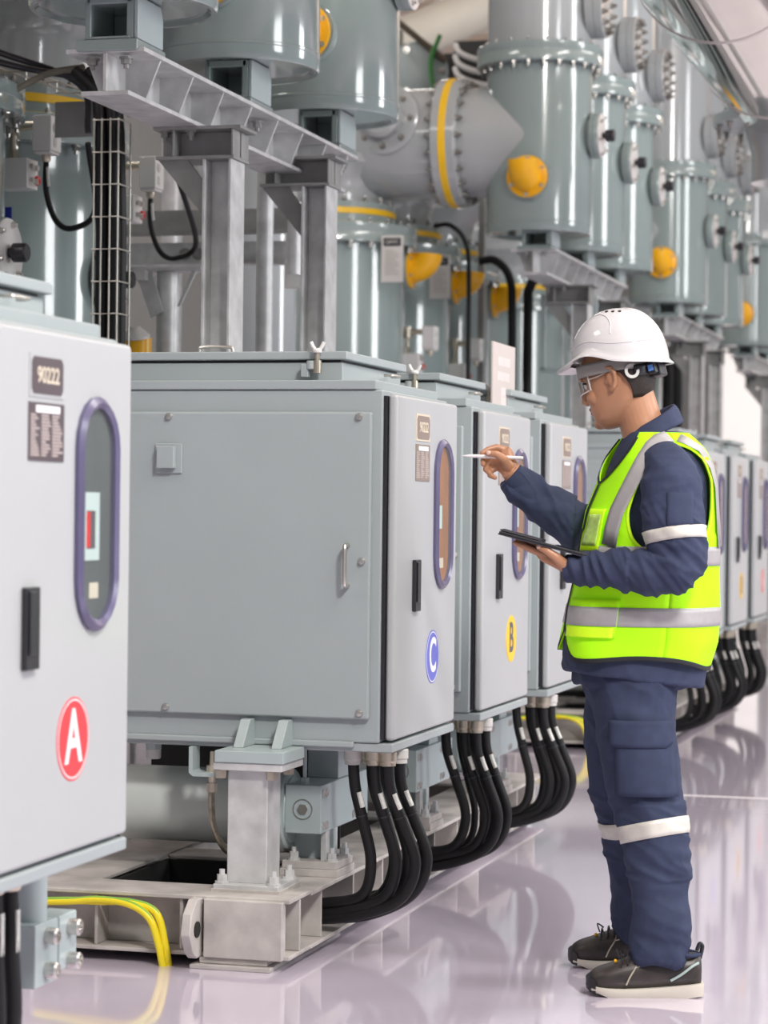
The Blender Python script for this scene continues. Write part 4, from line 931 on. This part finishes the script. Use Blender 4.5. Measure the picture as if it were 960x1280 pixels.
# ---- vest on the torso surface
TF = math.radians(180)
def neck_w(z): return 0. if z < 1.335 else math.radians(50) * min(1., ((z - 1.335) / .135)) ** .8 if z < 1.47 else math.radians(50)
def hem_z(th):    # lower edge: longer at the back, rounded front corners
    d = abs((th - TF + PI) % (2 * PI) - PI); c = math.cos(th)
    z = .862 + .010 * math.sin(th * 3) - .012 * c
    if d < math.radians(30): z += .07 * (1 - d / math.radians(30)) ** 2.2
    return z
VO = .016
def V3(th, z, off=VO): return torso(th, z, off + .006 * math.sin(th * 5 + z * 9) * (1 if z < 1.2 else .3))
HA, HZ0, HZ1 = math.radians(38), 1.145, 1.432
def arm_h(z): q = (z - (HZ0 + HZ1) / 2) / ((HZ1 - HZ0) / 2); return HA * math.sqrt(max(0., 1 - abs(q) ** 2.4))
for side, nm in ((-1, 'near'), (1, 'far')):
    # each half: front strip (zip to armhole), back strip (armhole to spine)
    m = MB(); nz = 90
    thS = math.radians(-86) if side < 0 else math.radians(86)
    for a_fun, b_fun in ((lambda z: TF * side + (-side) * neck_w(z), lambda z: thS + side * arm_h(z)), (lambda z: thS - side * arm_h(z), lambda z: 0.)):
        rows = []
        for k in range(nz + 1):
            q = k / nz; row = []
            for i in range(29):
                s_ = i / 28; z = .86 + (1.468 - .86) * q; th = a_fun(z) + (b_fun(z) - a_fun(z)) * s_
                lo = hem_z(th); z = lo + (1.468 - lo) * q; th = a_fun(z) + (b_fun(z) - a_fun(z)) * s_
                row.append(V3(th, z))
            rows.append(row)
        m.grid(rows)
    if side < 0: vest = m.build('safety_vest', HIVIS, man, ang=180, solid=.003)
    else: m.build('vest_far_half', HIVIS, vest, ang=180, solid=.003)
def strip(name, pts, w, m, off=.006, n=1):     # pts: (th, z) path on the vest, w = half width across
    P = [V3(t, z, VO + off) for t, z in pts]; rows = []
    for i, (t, z) in enumerate(pts):
        a = pts[max(i - 1, 0)]; b_ = pts[min(i + 1, len(pts) - 1)]
        T = (V3(*b_, VO + off) - V3(*a, VO + off)).normalized(); e = .01
        N = (V3(t + e, z) - V3(t - e, z)).cross(V3(t, z + e) - V3(t, z - e)).normalized()
        s = N.cross(T).normalized(); rows.append([P[i] + s * w * q for q in (-1, -.5, 0, .5, 1)])
    return MB().grid(rows).build(name, m, vest, ang=180, solid=.001)
def hz(z0, z1, t0, t1, name, m, off=.0035):
    MB().grid([[V3(math.radians(t0 + (t1 - t0) * i / 60), z0 + (z1 - z0) * k / 4, VO + off) for i in range(61)] for k in range(5)]).build(name, m, vest, ang=180, solid=.001)
hz(.958, 1.008, -179, 178, 'lower_reflective_band', REFL); hz(1.118, 1.168, -179, 178, 'upper_reflective_band', REFL)
D = math.radians
for s in (-1, 1):
    strip('shoulder_stripe', [(D(s * a), z) for a, z in ((139, 1.168), (138, 1.21), (136, 1.26), (133, 1.31), (128, 1.36), (121, 1.40), (110, 1.435), (98, 1.452), (88, 1.458))], .025, REFL)
    strip('back_stripe', [(D(s * a * .92), z) for a, z in ((34, 1.168), (36, 1.25), (40, 1.33), (48, 1.38), (60, 1.425), (76, 1.448), (84, 1.455))], .021, REFL)
    strip('neck_binding', [(TF * s - s * (neck_w(z) + .015), z) for z in [.94 + .515 * k / 30 for k in range(31)]], .0055, TRIM, .005)
    strip('hem_binding', [(D(s * a), hem_z(D(s * a)) + .004) for a in range(0, 181, 5)], .006, TRIM, .003)
    strip('armhole_binding', [(D(s * 86) + s * (arm_h(z) + .02), z) for z in [HZ0 + .01 + (HZ1 - HZ0 - .03) * k / 24 for k in range(25)]], .004, HIVIS2, .003)
    strip('armhole_binding', [(D(s * 86) - s * (arm_h(z) + .02), z) for z in [HZ0 + .01 + (HZ1 - HZ0 - .03) * k / 24 for k in range(25)]], .004, HIVIS2, .003)
def vpatch(t0, t1, z0, z1, name, m, off, parent=vest):
    return MB().grid([[V3(D(t0 + (t1 - t0) * i / 12), z0 + (z1 - z0) * k / 8, VO + off) for i in range(13)] for k in range(9)]).build(name, m, parent, ang=180, solid=.002)
vpatch(-174, -150, 1.155, 1.265, 'card_pocket', HIVIS2, .007); vpatch(-171, -153, 1.168, 1.250, 'clear_window', mat('clear_pocket', (.50, .74, .16), .2, var=.25, scale=40), .0095)
vpatch(-168, -118, .930, 1.030, 'front_pocket', HIVIS, .008); hz(.958, 1.008, -168, -118, 'pocket_tape', REFL, .0105); vpatch(-168, -120, .928, .955, 'pocket_edge', HIVIS2, .0095)

# ---- helmet, its band and the glasses
PP = math.radians(3.5)
kf = f0 * math.cos(PP) - hu0 * math.sin(PP); ku = hu0 * math.cos(PP) + f0 * math.sin(PP); KC = Vector((-.056, 0, 1.668))
def K(x, y, z): return KC + kf * x + hs * y + ku * z
def rimz(a):
    c = math.cos(a); s2 = math.sin(a) ** 2
    bump = math.exp(-((abs((a + PI) % (2 * PI) - PI) - math.radians(68)) / .42) ** 2)
    return -.012 + .022 * bump - .006 * max(0, -c)
def dome(a, q):     # q 0 rim .. 1 crown
    ph = q * PI / 2; cr = math.cos(ph) ** .92; r0 = rimz(a)
    ridge_ = 1 + .035 * math.exp(-(math.sin(a) / .22) ** 2) * math.sin(ph * 2)
    return K(-.004 + .136 * math.cos(a) * cr, .112 * math.sin(a) * cr, r0 + (.136 - r0) * math.sin(ph) ** .95 * ridge_)
NA = 72; rings = []
def rimring(e, dz):
    out = []
    for i in range(NA):
        a = 2 * PI * i / NA; c = max(0., math.cos(a)); ext = e * (.006 + .034 * c ** 1.6 + .006 * max(0, -math.cos(a)) ** 4)
        p = dome(a, 0); out.append(p + kf * math.cos(a) * ext + hs * math.sin(a) * ext + ku * (dz - .014 * e * c ** 1.5))
    return out
rings = [rimring(.0, -.002), rimring(1., -.004), rimring(1., .0), rimring(.55, .004), rimring(.12, .010)]
for k in range(1, 22): rings.append([dome(2 * PI * i / NA, k / 22 if k < 21 else .985) for i in range(NA)])
hel = MB().loft(rings, caps=True); hel = MB(); hel.loft(rings, caps=False)
top = len(hel.v); hel.v.append(K(-.004, 0, .1362)); base = (len(rings) - 1) * NA
for i in range(NA): hel.f.append((base + i, base + (i + 1) % NA, top))
helmet = hel.build('safety_helmet', HELM, man, ang=70)
for i in range(3):
    a, q = math.radians(80 + i * 17), .72
    MB().lathe([(.0045, -.003), (.0045, .0018)], dome(a, q), dome(a, q) - K(0, 0, .0), 10).build('vent_hole', DARK, helmet)
# raised side panel outline
pts = []
for i in range(21):
    t = PI * i / 20; a = math.radians(64 + 34 * math.cos(t)); q = .30 + .34 * math.sin(t) ** .6; pts.append(dome(a, q))
MB().tube(pts, .0022, 6).build('shell_ridge', HELM, helmet)
MB().tube([dome(math.radians(20 + 7.5 * i), .16 + .10 * max(0, (i - 8) / 13)) for i in range(22)], .002, 6).build('shell_ridge', HELM, helmet)
rows = [[headpt(math.radians(-150 + 300 * i / 60), .018 + .034 * k / 4 + .012 * math.cos(math.radians(-150 + 300 * i / 60)), .010) for i in range(61)] for k in range(5)]
MB().grid(rows).build('head_band', HGREY, helmet, ang=180, solid=.003)
for s in (1, -1):
    rows = [[headpt(s * math.radians(128 + 50 * i / 16), -.012 + .030 * k / 4, .014) for i in range(17)] for k in range(5)]
    MB().grid(rows).build('rear_strap', BLACKP, helmet, ang=180, solid=.005)
    c = headpt(s * math.radians(124), .004, .013); nrm = (c - headpt(s * math.radians(124), .004, -.05)).normalized()
    MB().lathe([(.020, 0), (.020, .004), (.012, .004), (.012, 0)], c, nrm, 28, caps=False).build('strap_ring', GREYP, helmet)
c = H(-.115, 0, .002); kn = MB().box(-.016, .014, -.026, .026, -.022, .022, Matrix.Translation(c) @ Matrix((hf, hs, hu)).transposed().to_4x4()); kn = kn.build('ratchet_knob', BLACKP, helmet, bevel=.005)
kc = H(-.113, .034, .002); MB().box(-.012, .012, -.012, .012, -.016, .016, Matrix.Translation(kc) @ Matrix((hf, hs, hu)).transposed().to_4x4()).build('knob_side', BLACKP, helmet, bevel=.004)
kc = H(-.113, .0465, .002); MB().box(-.007, .007, -.001, .001, -.008, .008, Matrix.Translation(kc) @ Matrix((hf, hs, hu)).transposed().to_4x4()).build('blue_tab', mat('blue_tab', (.12, .30, .75), .4), kn)
gl = None
rows = []
for k in range(9):
    z = -.022 + .044 * k / 8; row = []
    for i in range(33):
        a = math.radians(-62 + 124 * i / 32); row.append(H(.008 + .104 * math.cos(a), .079 * math.sin(a), z + .006 - .010 * abs(math.cos(a)) * (k < 3) * 0))
    rows.append(row)
gl = MB().grid(rows).build('safety_glasses', LENS, man, ang=180)
MB().tube(bez([H(.008 + .105 * math.cos(math.radians(a)), .080 * math.sin(math.radians(a)), -.017 + .004 * abs(a) / 62) for a in range(-62, 63, 12)], 4), .0016, 6).build('lens_edge', LETW, gl)
for s in (1, -1):
    MB().tube(bez([H(.057, s * .071, .016), H(.02, s * .080, .016), H(-.004, s * .081, .022), H(-.016, s * .080, .02)], 5), .0022, 6).build('temple_arm', mat('temple', (.45, .38, .34), .3), gl)
    MB().tube([H(.057, s * .0712, .028), H(.057, s * .0712, -.014)], .0022, 6).build('lens_hinge', GREYP, gl)

# ---- shoes
SH = mat('shoe_upper', (.038, .031, .029), .38, var=.3, scale=25, bump=.15, bscale=160); SOLE = mat('shoe_sole', (.60, .56, .49), .6, var=.06); PIPE = mat('shoe_piping', (.42, .38, .30), .5); MINT = mat('shoe_accent', (.38, .48, .46), .5)
def make_shoe(ox, oy):
    T = Matrix.Translation((ox, oy, 0)) @ Matrix.Rotation(math.radians(4), 4, 'Z')
    # sections along the foot from heel (+x) to toe (-x): x, half width, sole top, upper top
    S = [(.168, .026, .036, .104), (.158, .036, .035, .116), (.130, .041, .032, .112), (.09, .041, .028, .116), (.05, .042, .024, .118), (.0, .046, .021, .108), (-.04, .049, .020, .092), (-.075, .050, .021, .079), (-.10, .046, .023, .072), (-.118, .034, .027, .060), (-.126, .018, .031, .048)]
    up_ = []
    for x, w, s0, t0 in S:
        ring = []
        for i in range(24):
            a = 2 * PI * i / 24; ca, sa = math.cos(a), math.sin(a); ww = w * (1 if sa < 0 else 1 - .38 * sa ** 1.5 * (1 if x > -.03 else .25))
            ring.append(T @ Vector((x, ww * math.copysign(abs(ca) ** .7, ca), (s0 + t0) / 2 - .004 + (t0 - s0 + .008) / 2 * math.copysign(abs(sa) ** .8, sa))))
        up_.append(ring)
    sh = MB().loft(up_).build('shoe', SH, man, ang=180); sh.modifiers.new('sub', 'SUBSURF').levels = 1; sh.modifiers['sub'].render_levels = 2
    so = []
    for x, w, s0, t0 in S:
        b0 = .0 if -.09 < x < .15 else (.004 if x > 0 else .010 if x > -.12 else .018); e = .006
        so.append([T @ Vector((x + (.004 if x > .16 else -.004 if x < -.12 else 0), y, z)) for y, z in ((-w - e + .004, b0), (-w - e, (b0 + s0) / 2), (-w - e + .003, s0 + .002), (0, s0 + .002), (w + e - .003, s0 + .002), (w + e, (b0 + s0) / 2), (w + e - .004, b0), (0, b0))])
    MB().loft(so).build('sole', SOLE, sh, ang=50)
    MB().loft([[T @ Vector((x, y * w, z)) for y, z in ((-1, b), (0, b), (1, b), (1, c), (0, c + .004), (-1, c))] for x, w, b, c in ((-.131, .022, .020, .044), (-.122, .036, .012, .050), (-.108, .046, .008, .040))]).build('toe_bumper', BLACKP, sh)
    def side(pts, r, m, nm):
        for s in (-1, 1): MB().tube(bez([T @ Vector((x, s * y, z)) for x, y, z in pts], 6), r, 6).build(nm, m, sh)
    side([(-.03, .052, .034), (-.02, .049, .055), (-.005, .040, .078), (.0, .030, .092)], .0022, PIPE, 'piping')
    side([(-.005, .040, .078), (.03, .0405, .088), (.07, .0385, .097), (.10, .037, .098)], .0018, PIPE, 'piping')
    side([(.085, .0445, .046), (.115, .043, .064), (.14, .040, .083), (.158, .032, .092)], .0035, MINT, 'accent')
    side([(-.075, .036, .064), (-.06, .025, .076), (-.055, .010, .081)], .0018, PIPE, 'piping')
    for k in range(4):
        x = -.040 + .018 * k; z = .100 + .006 * k
        MB().tube(bez([T @ Vector((x - .004, -.040, z - .022)), T @ Vector((x, -.016, z + .002)), T @ Vector((x + .004, .016, z + .002)), T @ Vector((x + .008, .040, z - .022))], 5), .0024, 6).build('lace', BLACKP, sh)
    MB().tube(bez([T @ Vector((-.034, 0, .108)), T @ Vector((-.052, -.014, .120)), T @ Vector((-.046, -.03, .100))], 5), .002, 6).build('lace', BLACKP, sh)
    MB().ball(T @ Vector((-.056, -.016, .090)), .005, 10, 6).build('yellow_tag', YEL, sh)
    MB().tube(bez([T @ Vector((.164, 0, .098)), T @ Vector((.170, 0, .128)), T @ Vector((.163, 0, .136)), T @ Vector((.156, 0, .118))], 5), .0055, 8).build('pull_tab', BLACKP, sh)
    MB().tube(bez([T @ Vector((.165, 0, .108)), T @ Vector((.14, .033, .110)), T @ Vector((.10, .036, .112)), T @ Vector((.05, .03, .116))], 6), .006, 8).tube(bez([T @ Vector((.165, 0, .108)), T @ Vector((.14, -.033, .110)), T @ Vector((.10, -.036, .112)), T @ Vector((.05, -.03, .116))], 6), .006, 8).build('ankle_padding', NAVY2, sh)
make_shoe(.012, -.195); make_shoe(-.046, .195)

# ---- what he holds: tablet in its folding cover, white stylus
t = thing('tablet', 'black tablet in folded cover lying on the worker\'s left palm', 'tablet', MX @ Vector((-.226, -.115, 1.1665)))
t.rotation_euler = (MX.to_3x3() @ Matrix.Rotation(math.atan2(67, 265), 3, 'Y')).to_euler()
MB().box(-.137, .137, -.095, .095, -.0025, .0045).build('tablet_body', BLACKP, t, bevel=.002)
MB().box(-.130, .130, -.088, .088, .0045, .0052).build('screen', mat('screen_glass', (.02, .022, .03), .06), t)
MB().box(-.139, .139, -.097, .097, -.0055, -.0025).build('cover', mat('cover_dark', (.03, .028, .04), .55), t)
MB().box(-.137, -.02, -.095, .095, .006, .0095).box(-.03, -.02, -.095, .095, .002, .0095).build('folded_flap', mat('cover_dark', (.03, .028, .04), .55), t, bevel=.002)
t = thing('stylus_pen', 'white stylus pen pinched in the worker\'s raised right hand', 'pen', MX @ Vector((-.392, .0655, 1.4035)))
t.rotation_euler = (MX.to_3x3() @ Matrix.Rotation(.03, 3, 'Y')).to_euler()
MB().lathe([(.0012, -.083), (.0045, -.066), (.0048, -.05), (.0048, .076), (.004, .081)], (0, 0, 0), (1, 0, 0), 20).build('pen_barrel', mat('pen_white', (.85, .82, .84), .25), t)
MB().lathe([(.0004, -.086), (.0014, -.080)], (0, 0, 0), (1, 0, 0), 12).build('pen_tip', WHITEP, t)

# white notice card standing on the roof edge between the B cabinet and the next one
t = thing('notice_card', 'pale pinkish notice card standing on the cabinet top left of the helmet', 'sign', (-1.96, 8.66, 0))
MB().box(-.003, .003, 0, .38, 1.63, 1.865).build('card', mat('card_pink', (.56, .50, .475), .5, var=.03), t)
for z, a in ((1.80, .10), (1.745, .11), (1.69, .05), (1.655, .05)):
    m = MB()
    for i in range(int(a / .02)): m.box(.003, .0036, .19 - a + i * .04 + .003, .19 - a + i * .04 + .0405, z - .016, z + .016)
    m.build('printed_line', mat('card_print', (.66, .61, .59), .5), t)
MB().box(-.03, .012, .05, .33, 1.618, 1.632).build('card_foot', GREYP, t)

# ------------------------------------------------------------------ light
def area(name, loc, target, sx, sy, power, col=(1, .97, .93)):
    l = bpy.data.lights.new(name, 'AREA'); l.shape = 'RECTANGLE'; l.size = sx; l.size_y = sy; l.energy = power; l.color = col
    o = bpy.data.objects.new(name, l); COL.objects.link(o); o.location = loc
    o.rotation_euler = (Vector(target) - Vector(loc)).to_track_quat('-Z', 'Y').to_euler()
    return o
area('assumed_hall_lamp', (2.6, .5, 6.6), (-2.2, 7.2, 1.0), 1.1, 1.1, 540)  # key lamp out of view, assumed from the shadow of the panel handle
for i, y in enumerate((4, 10, 16, 23)): area('assumed_ceiling_panel', (2.0, y, 6.9), (1.4, y, 0), 3.0, 1.0, 170 if i < 2 else 100)  # ceiling lamps out of view, assumed from light falling from upper right
for i, y in enumerate((3, 9.0, 15, 22)): area('assumed_ceiling_panel', (-6.5, y, 6.9), (-6.5, y, 0), 2.0, 1.2, 90)  # further unseen ceiling lamps, added over the left of the room
for i, y in enumerate((6.0, 13.5)): area('assumed_window_light', (6.6, y, 4.2), (-2.5, y + .5, 2.8), 2.0, 4.2, 360, (.97, .98, 1))  # area lamps for assumed windows, none built, inferred from bright streaks on the tanks
area('deck_fill', (3.5, 26, 4.5), (-2, 31, 7.2), 2.5, 2.5, 500)  # fill light added out of view to brighten the ceiling deck
w = bpy.data.worlds.new('world'); scene.world = w; w.use_nodes = True
w.node_tree.nodes['Background'].inputs['Color'].default_value = (.93, .95, 1, 1); w.node_tree.nodes['Background'].inputs['Strength'].default_value = .30
